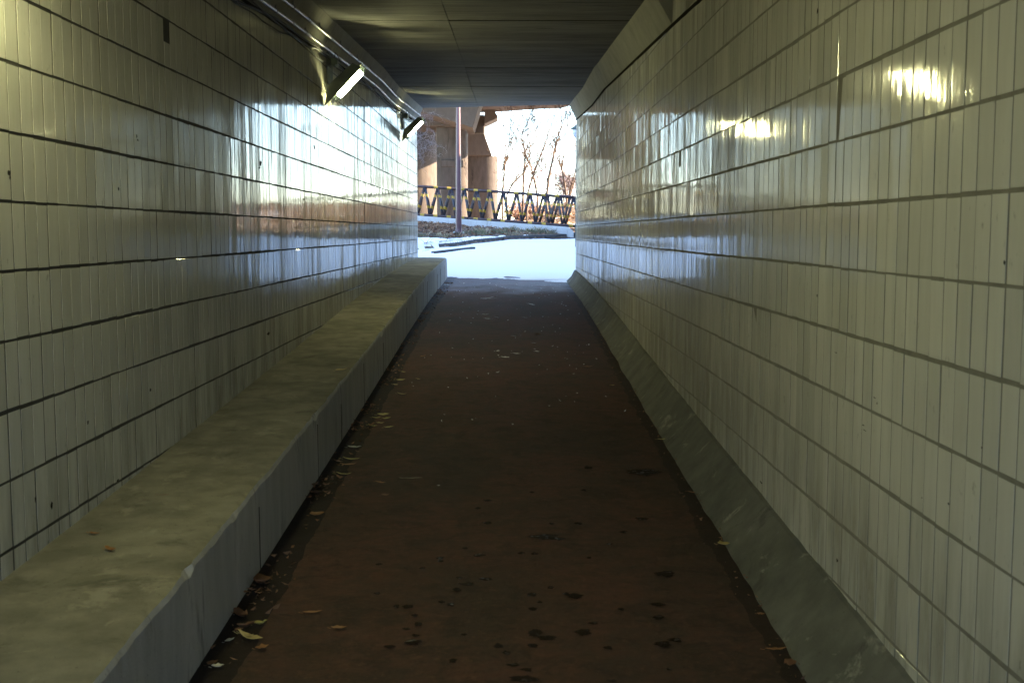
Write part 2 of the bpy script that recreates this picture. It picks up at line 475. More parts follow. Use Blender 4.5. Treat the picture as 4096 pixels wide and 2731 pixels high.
def tiled_wall(side, label, missing, grout):
    xf = xl if side < 0 else xr
    zlo = (lambda y: bz(y) - .02) if side < 0 else (lambda y: kz(y) - .02)
    root = empty('tiled_wall', (xf(0), 0, EZ - 1.66))
    tag(root, label, 'wall')
    off = Vector(root.location)
    t = .35 * side
    g = (.0021 if side < 0 else .0022) * side
    core = sweep('wall_core', grout, lambda y: [(xf(y) + g, fz(y) - .3), (xf(y) + g, tz(y) + .3), (xf(y) + g + t, tz(y) + .3), (xf(y) + g + t, fz(y) - .3)])
    core.name = 'grout_bed'
    core.parent = root; core.location = -off
    slots = []
    ym = Y0 + .06
    rng = random.Random(5 if side < 0 else 6)
    col = 0
    ylim = yend(xf(21)) - TWP / 2
    while ym < ylim:
        for k in range(-8, 12):
            zc_ = Z_PH + (k + .5) * TP
            if zc_ + TP / 2 < zlo(ym) or zc_ - TP / 2 > tz(ym) + .02: continue
            slots.append((ym, zc_, k))
        ym += TWP; col += 1
    items = []
    for (y, z, k) in slots:
        p = (xf(y), y, z)
        pr = cam_project(p)
        if pr:
            hit = False
            for (mx, my) in missing:
                if abs(pr[0] - mx) < FPX * abs(xf(y)) * TWP / pr[2] ** 2 / 2 + .5 and abs(pr[1] - my) < FPX * TP / pr[2] / 2: hit = True
            if hit:
                hv, hf = tile_geo(h=TH * .52)
                hx = Matrix.Translation((xf(y), y, z - TH * .24)) @ Matrix.Rotation(0 if side < 0 else math.pi, 4, 'Z')
                bt = add('broken_tile', [tuple((hx @ Vector(q)) - off) for q in hv], hf, MT['tile'], root, attr=[.4] * 12)
                continue
        vis = pr and -60 < pr[0] < 4160 and -150 < pr[1] < 2880
        items.append((pr[2] if vis else 1e9, y, z, k))
    items.sort()
    v0, f0 = tile_geo()
    meshes = []
    for i in range(12):
        me = bpy.data.meshes.new('tile'); me.from_pydata(v0, [], f0); me.materials.append(MT['tile']); me.materials.append(grout)
        me.polygons.foreach_set('material_index', [0] + [0, 1] * 4)
        a = me.attributes.new('tone', 'FLOAT', 'POINT'); a.data.foreach_set('value', [rng.random()] * 12)
        meshes.append(me)
    vv, ff, tt = [], [], []
    for i, (d, y, z, k) in enumerate(items):
        yaw = math.atan(.0028 if side < 0 else -.0026) * -1 + rng.gauss(0, .006) + (rng.gauss(0, .006) if rng.random() < .08 else 0)
        tilt = rng.gauss(0, .0018)
        prd = rng.gauss(0, .0006)
        jy = y + rng.gauss(0, .0007); jz = z + rng.gauss(0, .0009) + .004 * mnoise.noise(Vector((y * .7, k * 5.3, side)))
        rz = yaw if side < 0 else math.pi + yaw
        mt = Matrix.Translation((xf(y) - side * prd, jy, jz)) @ Matrix.Rotation(rz, 4, 'Z') @ Matrix.Rotation(tilt, 4, 'Y') @ Matrix.Rotation(rng.gauss(0, .0022), 4, 'X')
        if i < 300 and d < 1e8:
            t_ = bpy.data.objects.new('tile', meshes[rng.randrange(12)]); COL.objects.link(t_)
            t_.parent = root; t_.matrix_basis = Matrix.Translation(-off) @ mt
        else:
            b = len(vv)
            vv += [tuple((mt @ Vector(q)) - off) for q in v0]
            ff += [tuple(b + j for j in q) for q in f0]
            tt += [rng.random()] * 12
    far = add('tile_courses', vv, ff, MT['tile'], root, attr=tt)
    far.data.materials.append(grout); far.data.polygons.foreach_set('material_index', ([0] + [0, 1] * 4) * (len(ff) // 9))
    tag(far, kind='stuff')
    return root
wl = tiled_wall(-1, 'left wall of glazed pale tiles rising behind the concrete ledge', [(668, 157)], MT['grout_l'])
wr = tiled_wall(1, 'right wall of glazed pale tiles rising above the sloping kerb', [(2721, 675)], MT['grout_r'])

# ledge along the left wall, its edge chipped and slightly wavy
def ledge():
    root = empty('ledge', (-1.41, 0, EZ - 1.66)); tag(root, 'low concrete ledge running along the foot of left tiled wall', 'ledge')
    off = Vector(root.location)
    ys = list(np.arange(Y0, 20.9, .045))
    rng = random.Random(3)
    def ej(y):  # chipping of the edge
        n = mnoise.noise(Vector((y * 3.1, 0, 0))) * .010 + mnoise.noise(Vector((y * 13, 4, 0))) * .008
        c = max(0, mnoise.noise(Vector((y * 6, 9, 0))) - .18) * .09
        return n, c
    rows = []
    for i, y in enumerate(ys + [None]):
        yy = yend(-1.2) if y is None else y
        n, c = ej(yy)
        xe = -1.11 + n
        zt_ = bz(yy) + .004 * mnoise.noise(Vector((yy * .8, 2, 2)))
        rows.append([(xl(yy) - .05, zt_), (-1.40, zt_ + .003), (xe - .03 - c, zt_ - .002), (xe - .008 - c * .6, zt_ - .008 - c * .2), (xe, zt_ - .026 - c * .8), (-1.108 + n * .5, zt_ - .08), (-1.105, fz(yy) - .1)])
    n = 7
    V, F1, F2 = [], [], []
    for r_, y in zip(rows, ys + [None]):
        for (x, z) in r_: V.append(Vector((x, yend(x) if y is None else y, z)) - off)
    for i in range(len(rows) - 1):
        for k in range(n - 1):
            (F1 if k < 3 else F2).append((i*n+k, (i+1)*n+k, (i+1)*n+k+1, i*n+k+1))
    b = (len(rows) - 1) * n
    F2.append(tuple(b + k for k in range(n)) )
    V.append(Vector((xl(21) - .05, 21.35, fz(21) - .1)) - off); F2[-1] = F2[-1] + (len(V) - 1,)
    add('ledge_top', V, F1, MT['bench_top'], root, True)
    add('ledge_front', V, F2, MT['bench_face'], root, False)
    # joints between the cast lengths on the front face
    rng = random.Random(8)
    y = 1.0
    while y < 20.8:
        mb = MB(); wd = rng.uniform(.003, .007)
        h = rng.uniform(.75, 1)
        mb.quadbox((-1.1045 - off.x - .002, y - off.y, fz(y) - off.z), (-1.1035 - off.x, y + wd, fz(y) + .33 * h - off.z))
        mb.build('joint_line', MT['grout_l'], root)
        y += rng.uniform(.8, 2.4)
ledge()

def kerbf(y):
    n = mnoise.noise(Vector((y * 1.7, 5, 0))) * .012 + mnoise.noise(Vector((y * 7, 5, 3))) * .006
    m_ = mnoise.noise(Vector((y * 1.2, 8, 0))) * .010 + mnoise.noise(Vector((y * 9, 8, 0))) * .004
    return [(1.035 + n, fz(y) - .05), (1.038 + n, fz(y) + .004), (1.13 + m_, fz(y) + .10 + m_), (xr(y) - .02, kz(y) - .012 + n * .5), (xr(y) + .03, kz(y) + n * .5), (xr(y) + .03, fz(y) - .05)]
o = sweep('kerb', MT['kerb'], kerbf, list(np.arange(Y0, 19.9, .06)), smooth=False)
tag(o, 'sloping concrete kerb at the foot of right tiled wall', 'kerb', kind='structure')

# ceiling with haunches and one long formwork joint
GX = -.52
def ceilp(y):
    c = cz(y)
    return [(-2.0, c), (GX - .003, c - .002), (GX - .002, c + .004), (GX + .002, c + .004), (GX + .003, c + .002), (1.5, c), (1.5, c + .9), (-2.0, c + .9)]
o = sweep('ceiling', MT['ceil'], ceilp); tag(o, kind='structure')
for side, nm in ((-1, 'left'), (1, 'right')):
    xi = -1.54 if side < 0 else 1.08
    xf = xl if side < 0 else xr
    sg = [Y0, 1.1, 3.6, 5.7, 8.75, 10.6, 12.6, 14.2, 16.6, 18.4]
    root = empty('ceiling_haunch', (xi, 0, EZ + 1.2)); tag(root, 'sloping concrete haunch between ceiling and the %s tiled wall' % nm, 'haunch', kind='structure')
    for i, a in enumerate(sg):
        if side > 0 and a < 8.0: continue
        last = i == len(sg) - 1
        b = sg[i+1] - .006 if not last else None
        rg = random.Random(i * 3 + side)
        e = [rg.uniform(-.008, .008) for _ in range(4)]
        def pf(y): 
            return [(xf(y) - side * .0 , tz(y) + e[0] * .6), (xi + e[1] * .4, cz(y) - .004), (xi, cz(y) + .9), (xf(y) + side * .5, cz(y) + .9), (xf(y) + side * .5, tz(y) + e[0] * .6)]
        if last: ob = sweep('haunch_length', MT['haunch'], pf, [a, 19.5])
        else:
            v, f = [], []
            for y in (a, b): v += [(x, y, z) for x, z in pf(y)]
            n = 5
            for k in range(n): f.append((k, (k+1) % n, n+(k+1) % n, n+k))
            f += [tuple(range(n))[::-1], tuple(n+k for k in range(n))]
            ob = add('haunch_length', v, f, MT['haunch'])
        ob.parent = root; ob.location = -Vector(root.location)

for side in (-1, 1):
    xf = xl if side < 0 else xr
    o = sweep('joint_shadow_strip', MT['gap_and_shade'], lambda y: [(xf(y) + side * .01, tz(y) - .020), (xf(y) - side * .006, tz(y) - .014 + .008 * mnoise.noise(Vector((y * 3, side, 0)))), (xf(y) - side * .012, tz(y) + .004), (xf(y) + side * .01, tz(y) + .01)], list(np.arange(Y0, 20, .15)))  # thin dark strip painting in the shadow line where wall meets haunch
    tag(o, 'dark uneven strip painting the shadow line between the tiles and the haunch, %s wall' % ('left' if side < 0 else 'right'), 'shadow strip', kind='structure')
for k_, yj in enumerate((6.2, 10.4, 14.6, 16.6)):
    mb = MB(); mb.quadbox((xl(yj), yj, cz(yj) - .0025), (xr(yj), yj + .012, cz(yj) + .02)); o = mb.build('ceiling_joint', MT['gap_and_shade']); tag(o, kind='structure')
# soil and slab round the passage
mb = MB(); mb.prism([Vector((-40, Y0, -2)), Vector((-2.0, Y0, -2)), Vector((-2.0, Y0, 5.2)), Vector((-40, Y0, 5.2))], (0, 24.0, 0))
mb.prism([Vector((1.5, Y0, -2)), Vector((40, Y0, -2)), Vector((40, Y0, 5.2)), Vector((1.5, Y0, 5.2))], (0, 23.0, 0))
mb.prism([Vector((-2.0, Y0, 4.25)), Vector((1.5, Y0, 4.25)), Vector((1.5, Y0, 5.2)), Vector((-2.0, Y0, 5.2))], (0, 23.2, 0))
o = mb.build('embankment', MT['fill']); tag(o, kind='structure')

# ------------------------------------------------------------------ conduits, cables, lamps
def conduit(x, dz, label, y1):
    root = empty('conduit', (x, 0, tz(0) + dz)); tag(root, label, 'pipe', 'steel conduits along the ceiling')
    off = Vector(root.location)
    ys = [Y0 + .3 + i * .5 for i in range(int((y1 - Y0 - .3) / .5) + 1)] + [y1]
    sway = lambda y: .0015 * math.sin(y * 1.3 + x * 40)
    pts = [Vector((x + sway(y), y, tz(y) + dz + .0015 * math.sin(y * 2.1))) - off for y in ys]
    mb = MB(); mb.tube(pts, .0125, 10); mb.build('pipe', MT['galv'], root, True)
    y = -2.5 + (x * 7) % 1
    k = 0
    while y < y1 - .3:
        c = Vector((x + sway(y), y, tz(y) + dz + .0015 * math.sin(y * 2.1))) - off
        m2 = MB(); m2.tube([c + Vector((0, -.035, -.0017)), c + Vector((0, .035, .0017))], .0155, 10); m2.build('coupling', MT['galv'], root, True)
        for s_ in (-.037, .037):
            m2 = MB(); m2.tube([c + Vector((0, s_ - .004, 0)), c + Vector((0, s_ + .004, 0))], .0165, 10); m2.build('ring', MT['coupl'], root)
        c2 = c + Vector((0, .55, .026))
        m2 = MB(); m2.quadbox(tuple(c2 + Vector((-.004, -.012, 0))), tuple(c2 + Vector((.004, .012, .07)))); m2.tube([c2 - Vector((0, .012, 0)), c2 + Vector((0, .012, 0))], .0165, 10); m2.build('clip', MT['coupl'], root)
        y += 1.22; k += 1
conduit(-1.64, .045, 'lower galvanised conduit, nearer the left wall, passing behind the lamps', 20.9)
conduit(-1.585, .125, 'upper galvanised conduit, nearer the ceiling, above the lamps', 21.2)
def cable(x, dz, seed, r, label, name='cable'):
    rg = random.Random(seed)
    pts = []
    y = Y0 + .2
    while y < 20.6:
        n1 = mnoise.noise(Vector((y * .9, seed, 0))); n2 = mnoise.noise(Vector((y * 2.3, seed + 5, 0)))
        pts.append((xl(y) + x + .012 * abs(n1), y, tz(y) + dz + .05 * n1 + .012 * n2)); y += .12
    mb = MB(); mb.tube(pts, r, 6); o = mb.build(name, MT['cable'], None, True)
    tag(o, label, 'cable', 'cables along the top of the left wall')
cable(.016, -.02, 11, .009, 'thick dusty black cable sagging along the top of left wall')
cable(.030, .005, 23, .006, 'black cable just under the haunch of the left wall, crossing the thick one')
cable(.014, -.055, 31, .005, 'thin black cable, lowest of those strung along left wall')

def emis():
    m = M('lamp_tube')
    m.set(col=(.8, .8, .8), emit=(1.0, .96, .47), es=LAMP)
    return m.m
MT['emit'] = emis()
def lamp(D, label):
    y = D
    z0, z1 = tz(y) - .365, tz(y) - .125
    A = Vector((xl(y) + .085, y, z0)); B = Vector((xl(y) + .315, y, z1))
    root = empty('wall_lamp', (xl(y), y, tz(y) - .1)); tag(root, label, 'lamp', 'tube lamps on the left wall')
    off = Vector(root.location)
    A -= off; B -= off
    d = (B - A).normalized()
    mb = MB(); mb.tube([A + d * .01, A + d * .02, A + (B - A) * .5, B - d * .02, B - d * .01], [.018, .024, .025, .024, .018], 14); mb.build('lamp_tube', MT['emit'], root, True)
    for p, q in ((A - d * .045, A + d * .012), (B - d * .012, B + d * .045)):
        mb = MB(); mb.tube([p, p + (q - p) * .12, q], [.020, .028, .029], 12); mb.build('end_cap', MT['cap'], root, False)
    # reflector tray behind the tube
    nrm = Vector((-d.z, 0, d.x)) * 1
    a0 = A - d * .05 + nrm * .033; b0 = B + d * .05 + nrm * .033
    mb = MB()
    mb.prism([a0 + Vector((0, -.09, 0)), b0 + Vector((0, -.09, 0)), b0 + Vector((0, -.09, 0)) + nrm * .012, a0 + Vector((0, -.09, 0)) + nrm * .012], (0, .18, 0))
    for yy in (-.095, .09): mb.prism([a0 + Vector((0, yy, 0)) - nrm * .0, b0 + Vector((0, yy, 0)) - nrm * .0, b0 + Vector((0, yy, 0)) + nrm * .012, a0 + Vector((0, yy, 0)) + nrm * .012], (0, .005, 0))
    mb.build('reflector', MT['bracket'], root)
    # guard wires
    for s_ in (-1, 1):
        mb = MB(); q = Vector((0, .032 * s_, 0)) - nrm * .022
        mb.tube([A - d * .03 + q, B + d * .03 + q], .0022, 5); mb.build('guard_wire', MT['cap'], root)
    # slotted wall plate
    X = .012
    zt_, zb_ = .14, -.16
    mb = MB()
    for yy in (-.20, -.13, -.06, .01, .08): mb.quadbox((X, yy, zb_), (X + .012, yy + .022, zt_))
    for zz in (zb_, -.02, zt_ - .02): mb.quadbox((X + .001, -.20, zz), (X + .011, .10, zz + .02))
    mb.build('slotted_plate', MT['bracket'], root)
    # cheek brackets; the near one set forward to block tube glare on the wall
    for yy in (-.30, .095):
        mb = MB()
        e0 = -.022 if yy < 0 else .004; mb.prism([A - d * (.14 if yy < 0 else .04) + nrm * e0 + Vector((0, yy, 0)), B + d * .02 + nrm * e0 + Vector((0, yy, 0)), B - d * .01 + nrm * .06 + Vector((0, yy, 0)), A + d * .03 + nrm * .085 + Vector((0, yy, 0))], (0, .006, 0))
        mb.build('bracket_cheek', MT['bracket'], root)
    mb = MB(); mb.quadbox((.03, -.05, .02), (.09, .03, .09)); bevel(mb.build('junction_box', MT['bracket'], root), .006)
    mb = MB(); mb.tube([Vector((.06, -.02, .09)), Vector((.07, -.04, .14)), Vector((.09, -.05, .12)), Vector((.12, -.03, .05))], .004, 6); mb.build('lead', MT['cable'], root, True)
    for k in range(3):
        mb = MB(); mb.quadbox((.075 + k * .012, -.06, .0), (.082 + k * .012, -.05, .03)); mb.build('clamp', MT['cap'], root)
lamp(11.0, 'lit tube lamp hung slanting under the conduits, nearer one')
lamp(18.45, 'lit tube lamp by the far mouth of the passage, beside dry vines')
lamp(3.55, 'lit tube lamp above the near end of the ledge, out of frame')

# ------------------------------------------------------------------ outside terrain
def Yc(X): return interp([(-6, 27.0), (-2.4, 29.0), (-1.35, 30.4), (-.9, 31.6), (.07, 33.4), (1.14, 35.0), (2.1, 36.1), (5, 38.5), (12, 42)], X)
def Yw(X): return 36.6 - .18 * (X + 2.8)
def zb(X): return .31 - .37 * (min(X, 3) + 2.8) / 4.9 if X > -6 else .55
def pz(Y): return interp([(-50, -.85), (21, -.86), (33, -.26), (40, -.05), (60, .2)], Y)
def Hraw(X, Y):
    yc, yw = Yc(X), max(Yw(X), Yc(X) + .5)
    if Y < yc: h = pz(Y)
    elif Y < yw:
        t = (Y - yc) / (yw - yc); a = pz(yc) + .12
        h = a + (zb(X) - a) * (t ** .8)
    else:
        h = zb(X) + .05 * sst(yw, yw + .4, Y) + .012 * (Y - yw)
        h += (1.15 * sst(42, 52, Y) * sst(-.2, 3.5, X) - .5 * sst(60, 90, Y)) if Y < 400 else 0
    xb = 1.75 + .42 * (Y - 20.3)
    h += 7.5 * sst(xb, xb + 3.5, X) * (1 - sst(40, 47, Y))  # unseen right bank, added and raised to keep sun off the snow
    xq = -3.2 - .5 * (Y - 21.3)
    h += 2.6 * sst(-xq, -xq + 4, -X) * (1 - sst(27, 33, Y))
    return h
def H(X, Y):
    h = Hraw(X, Y)
    near = 1 if Y < 60 else 0
    return EZ + h + near * (.02 * mnoise.noise(Vector((X * 1.1, Y * 1.1, 0))) + (.012 * mnoise.noise(Vector((X * 5, Y * 5, 3))) if Y > Yc(X) else .003))
def axis_pts(lo, a, b, hi, st, grow=1.25):
    mid = list(np.arange(a, b, st)); s_, p = st, mid[-1]; right = []
    while p < hi: s_ *= grow; p += s_; right.append(min(p, hi))
    s_, p, left = st, mid[0], []
    while p > lo: s_ *= grow; p -= s_; left.append(max(p, lo))
    return left[::-1] + mid + right
xs = axis_pts(-500, -4, 5, 500, .12); ys_ = axis_pts(20.6, 20.6, 44, 900, .12)
def sheet(name, xs, ys_, fn, mat, smooth=True, keep=None):
    v = [(x, y, fn(x, y)) for y in ys_ for x in xs]
    n = len(xs)
    f = []
    for j in range(len(ys_) - 1):
        for i in range(n - 1):
            if keep and not keep(.5 * (xs[i] + xs[i+1]), .5 * (ys_[j] + ys_[j+1])): continue
            f.append((j*n+i, j*n+i+1, (j+1)*n+i+1, (j+1)*n+i))
    return add(name, v, f, mat, None, smooth)
o = sheet('ground', xs, ys_, lambda x, y: H(x, y) - .01, MT['ground']); tag(o, kind='structure')
o = add('ground', [(-400, -400, EZ - 1.72), (400, -400, EZ - 1.72), (400, Y0 + .3, EZ - 1.72), (-400, Y0 + .3, EZ - 1.72)], [(0, 1, 2, 3)], MT['curb']); tag(o, kind='structure')

def snowmask(X, Y):
    n = mnoise.noise(Vector((X * .9, Y * .5, 7))) * .6 + mnoise.noise(Vector((X * 4, Y * 2, 1))) * .35 + mnoise.noise(Vector((X * 11, Y * 5, 1))) * .45
    yc = Yc(X)
    e = yend(X)
    a = (Y - (e + .12 - .55 * sst(-1, 1, X))) * 2.4 + n                         # ragged start at the mouth
    # upper limit on the verge
    lim = yc + (1.9 - .55 * (X + 3) if X < .6 else -.05)
    lim = max(lim, yc - .05) if X < .6 else yc - .4 - .5 * sst(.9, 1.8, X) * 2.2
    b = (lim - Y) * 2.0 + n
    cst = 1e9
    dd = Y - yc
    # the curb's face stays bare
    if -.20 < dd < .0 and X > -1.5: cst = -1.0
    # second low curb line
    yb = yc - 2.1
    if -1.72 < X < -.75 and abs(Y - (27.6 + 1.9 * (X + 1.7))) < .13 + .06 * n: cst = -1
    return min(a, b, cst)
def snowz(X, Y):
    m = snowmask(X, Y)
    return H(X, Y) - .03 + .055 * sst(-.15, .5, m)
xs2 = list(np.arange(-6, 5.01, .055)); ys2 = list(np.arange(20.0, 37.0, .055))
o = sheet('snow', xs2, ys2, lambda x, y: (snowz(x, y) if y > 20.6 else EZ + interp(FLOOR, y) - .02 + .03 * sst(-.1, .5, snowmask(x, y))), MT['snow'],
          keep=lambda x, y: snowmask(x, y) > -.9 and x < 1.75 + .42 * (y - 20.3) + 1.2 and (y > yend(x) - 1.2) and (y > yend(x) - .02 or -1.12 < x < 1.2))
tag(o, 'old white snow covering the path outside', kind='structure')

# curb stones along the path
def curbline(pts, w_, h_, label, name='curb'):
    root = empty(name, pts[0]); tag(root, label, 'curb')
    off = Vector(root.location)
    rg = random.Random(len(pts))
    for i in range(len(pts) - 1):
        a, b = Vector(pts[i]), Vector(pts[i+1])
        n = max(1, round((b - a).length / .9))
        for k in range(n):
            p = a.lerp(b, k / n); q = a.lerp(b, (k + .985) / n)
            sd_ = Vector((-(q - p).y, (q - p).x, 0)).normalized() * w_
            dz = rg.uniform(-.008, .008)
            zp, zq = H(p.x, p.y - .3) , H(q.x, q.y - .3)
            z = [Vector((p.x, p.y, zp - .15)), Vector((q.x, q.y, zq - .15)), Vector((q.x, q.y, zq + h_ + dz)), Vector((p.x, p.y, zp + h_ + dz))]
            mb = MB(); mb.prism([c - off for c in z], sd_); bevel(mb.build('curb_stone', MT['curb'], root), .015)
curbline([(x, Yc(x) - .03, EZ) for x in (-1.75, -1.35, -.9, -.4, .07, .6, 1.14, 1.6, 2.1, 3, 4)], .15, .13, 'grey stone curb between snowy path and leafy verge')
curbline([(-1.72, 27.56, EZ), (-.8, 29.2, EZ)], .13, .075, 'low grey curb mostly buried in the snow behind the ledge end')

# asphalt patch where the snow has melted
o = sheet('road', list(np.arange(-.5, 5, .2)), list(np.arange(29.5, 39, .2)), lambda x, y: H(x, y) - .006 + .004, MT['floor'], keep=lambda x, y: y < Yc(x) - .02 and x < 2 + .42 * (y - 20.3))
tag(o, kind='structure')

# low pale wall under the fence
root = empty('low_wall', (0, 36, EZ)); tag(root, 'low pale concrete wall under the striped pipe barriers', 'wall')
off = Vector(root.location)
x = -6.2; i = 0
while x < 2.0:
    x2 = min(x + .62, 2.05); g_ = .004
    ya, yb_ = Yw(x), Yw(x2)
    mb = MB()
    top = lambda X: EZ + zb(X) + .20
    bot = lambda X: EZ + zb(X) - .25
    if x2 < 2.0:
        v = [Vector((x + g_, ya, bot(x))), Vector((x2, yb_, bot(x2))), Vector((x2, yb_, top(x2))), Vector((x + g_, ya, top(x)))]
    else:
        v = [Vector((x + g_, ya, bot(x))), Vector((x2, yb_, bot(x2))), Vector((x2, yb_, top(x2) - .14)), Vector((x2 - .12, yb_, top(x2) - .02)), Vector((x + g_, ya, top(x)))]
    mb.prism([q - off for q in v], (0, .75, 0)); bevel(mb.build('wall_block', MT['white_wall'], root), .008)
    x = x2; i += 1

# ------------------------------------------------------------------ striped pipe barriers
def leg_mesh(mat):
    mb = MB(); mb.tube([(0, 0, 0), (0, 0, 1)], .029, 8)
    me = bpy.data.meshes.new('leg'); me.from_pydata(mb.v, [], mb.f); me.materials.append(MT[mat])
    me.polygons.foreach_set('use_smooth', [len(f) == 4 for f in mb.f]); return me
LW, LB = leg_mesh('leg_warm'), leg_mesh('leg_blue')
def put_leg(root, p, q, me, part='leg'):
    o = bpy.data.objects.new(part, me); COL.objects.link(o)
    d = q - p; L = d.length
    mt = Matrix.Translation(p) @ d.to_track_quat('Z', 'X').to_matrix().to_4x4() @ Matrix.Diagonal((1, 1, L, 1))
    o.parent = root; o.matrix_basis = Matrix.Translation(-Vector(root.location)) @ mt
def barrier(x0, x1, label, dy=0, dz=0, phase=0.0, hgt=.90):
    root = empty('pipe_barrier', ((x0 + x1) / 2, Yw(0) + .35 + dy, EZ + zb((x0+x1)/2) + .2)); tag(root, label, 'barrier', 'striped pipe barriers on the low wall')
    off = Vector(root.location)
    def pt(x, v, h): return Vector((x, Yw(x) + .38 + v + dy, EZ + zb(x) + .24 + h + dz))
    def rail(v, h, r, nm):
        mb = MB(); n = 6
        c = pt((x0 + x1) / 2, v, h)
        ps = [pt(x0 + (x1 - x0) * k / n, v, h) - off for k in range(n + 1)]
        mb.tube(ps, r, 10); mb.build(nm, MT['rail'], root, True)
    rail(0, hgt, .046, 'top_rail'); rail(-.27, 0, .042, 'bottom_rail'); rail(.27, 0, .042, 'bottom_rail')
    for xe in (x0 + .03, x1 - .03):
        mb = MB(); mb.tube([pt(xe, -.27, 0) - off, pt(xe, .27, 0) - off], .035, 8); mb.build('cross_foot', MT['rail'], root, True)
    x = x0 + .22 + phase
    rg = random.Random(int(x0 * 10))
    while x < x1 - .1:
        for v in (-.25, .25):
            dx = .03 if v > 0 else 0
            put_leg(root, pt(x - .25 + dx, v, .03), pt(x - .02 + dx, v * .06, hgt - .03), LW if v < 0 else LB)
            if x + .14 < x1: put_leg(root, pt(x + .155 + dx, v, .03), pt(x + .015 + dx, v * .06, hgt - .03), LB)
        x += .42
    for k in range(3):
        xx = x0 + (x1 - x0) * (.2 + .28 * k)
        mb = MB(); q = pt(xx, -.02, hgt - .06) - off
        mb.tube([q, q + Vector((0, 0, -.03)), q + Vector((.015, 0, -.05)), q + Vector((.03, 0, -.03))], .004, 5); mb.build('hook', MT['cable'], root)
barrier(-5.8, -1.24, 'striped pipe barrier on the low wall, left one running behind the mauve pole')
barrier(-1.22, 2.08, 'striped pipe barrier on the low wall, right one in front of the bare trees', phase=.02)
barrier(.95, 3.9, 'striped pipe barrier standing behind the right end of the low wall', dy=1.0, dz=.02, phase=.1)

# mauve pole with flared foot
pb = P(1835, 968, 32.7)
root = empty('lamp_post', (pb.x, pb.y, H(pb.x, pb.y))); tag(root, 'mauve painted steel pole with flared foot standing on the verge', 'pole')
z0 = -.02
mb = MB()
pr_ = [(0, .13), (.03, .13), (.06, .105), (.16, .092), (.26, .088), (1.2, .078), (2.6, .066), (4.2, .056), (6.5, .045)]
mb.tube([(0, 0, z0 + a) for a, _ in pr_], [r_ for _, r_ in pr_], 20); mb.build('pole', MT['mauve'], root, True)
mb = MB(); mb.quadbox((-.16, -.16, -.06), (.16, .16, 0.0)); mb.build('base_plate', MT['mauve'], root)
for sx, sy in ((-1, -1), (1, -1), (1, 1), (-1, 1)):
    mb = MB(); mb.tube([(sx * .125, sy * .125, 0), (sx * .125, sy * .125, .05), (sx * .125, sy * .125, .065)], [.026, .026, .012], 8); mb.build('bolt_cap', MT['bolt'], root, True)
mb = MB(); mb.tube([(0, 0, 6.4), (.3, 0, 6.6), (.9, 0, 6.7)], .035, 8); mb.build('arm', MT['mauve'], root, True)
mb = MB(); mb.quadbox((.8, -.12, 6.62), (1.35, .12, 6.72)); bevel(mb.build('lamp_head', MT['cap'], root), .03)

# hooded globe lamp showing past the right wall
gp = P(2309, 527, 30.0)
root = empty('globe_lamp', (gp.x, gp.y, H(gp.x, gp.y))); tag(root, 'hooded globe lamp half hidden behind the right wall corner', 'street lamp')
hz = gp.z - H(gp.x, gp.y)
mb = MB(); mb.tube([(0, 0, -.1), (0, 0, hz - .14)], [.04, .035], 12); mb.build('pole', MT['bracket'], root, True)
mb = MB(); prg = [(-.16, .05), (-.13, .09), (-.06, .125), (0, .13), (.06, .12), (.11, .09), (.13, .04)]
mb.tube([(0, 0, hz + a) for a, _ in prg], [r_ for _, r_ in prg], 20); mb.build('globe', MT['globe'], root, True)
mb = MB(); mb.tube([(0, 0, hz + .06), (0, 0, hz + .075), (0, 0, hz + .13), (0, 0, hz + .17)], [.19, .18, .10, .02], 20); mb.build('hood', MT['bracket'], root, True)
mb = MB(); mb.tube([(0, 0, hz + .16), (-.10, 0, hz + .19), (-.2, 0, hz + .15), (-.24, 0, hz + .12)], .012, 6); mb.build('hook_arm', MT['bracket'], root, True)

# ------------------------------------------------------------------ bridge piers and deck
def rounded(px0, px1, ztop, D, depth, rad, mat, root, name, zbot=-.6):
    a = P(px0, 700, D); b = P(px1, 700, D)
    w_ = b.x - a.x; cx_ = (a.x + b.x) / 2
    prof = []
    r_ = min(rad, w_ / 2 - .001, depth / 2 - .001)
    for (sx, sy, a0) in ((1, 1, 0), (-1, 1, 90), (-1, -1, 180), (1, -1, 270)):
        for k in range(7):
            an = R(a0 + k * 15)
            prof.append((cx_ + sx * (w_ / 2 - r_) + r_ * math.cos(an), D + depth / 2 + sy * (depth / 2 - r_) + r_ * math.sin(an)))
    n = len(prof)
    off = Vector(root.location)
    v = [Vector((x, y, EZ + zbot)) - off for x, y in prof] + [Vector((x, y, ztop)) - off for x, y in prof]
    f = [(i, (i+1) % n, n + (i+1) % n, n+i) for i in range(n)] + [tuple(range(n))[::-1], tuple(n+i for i in range(n))]
    o = add(name, v, f, mat, root, True)
    m_ = o.modifiers.new('split', 'EDGE_SPLIT'); m_.split_angle = R(40)
    return o
def slab(pxs, D, depth, mat, root, name):
    mb = MB(); off = Vector(root.location)
    mb.prism([P(x, y, D) - off for x, y in pxs], (0, depth, 0)); return bevel(mb.build(name, mat, root), .03)
rA = empty('bridge_pier', tuple(P(1668, 905, 53))); tag(rA, 'leftmost bridge pier, sunlit on its right flank beside tunnel mouth', 'bridge pier', 'bridge piers behind the barriers')
rounded(1560, 1742, P(1600, 420, 53).z, 53, 3.4, 1.0, MT['pier'], rA, 'column')
rB = empty('bridge_pier', tuple(P(1804, 905, 47))); tag(rB, 'middle bridge pier with crosshead, directly behind the mauve pole', 'bridge pier', 'bridge piers behind the barriers')
rounded(1745, 1865, P(1800, 507, 47).z, 47, 2.4, .38, MT['pier'], rB, 'column')
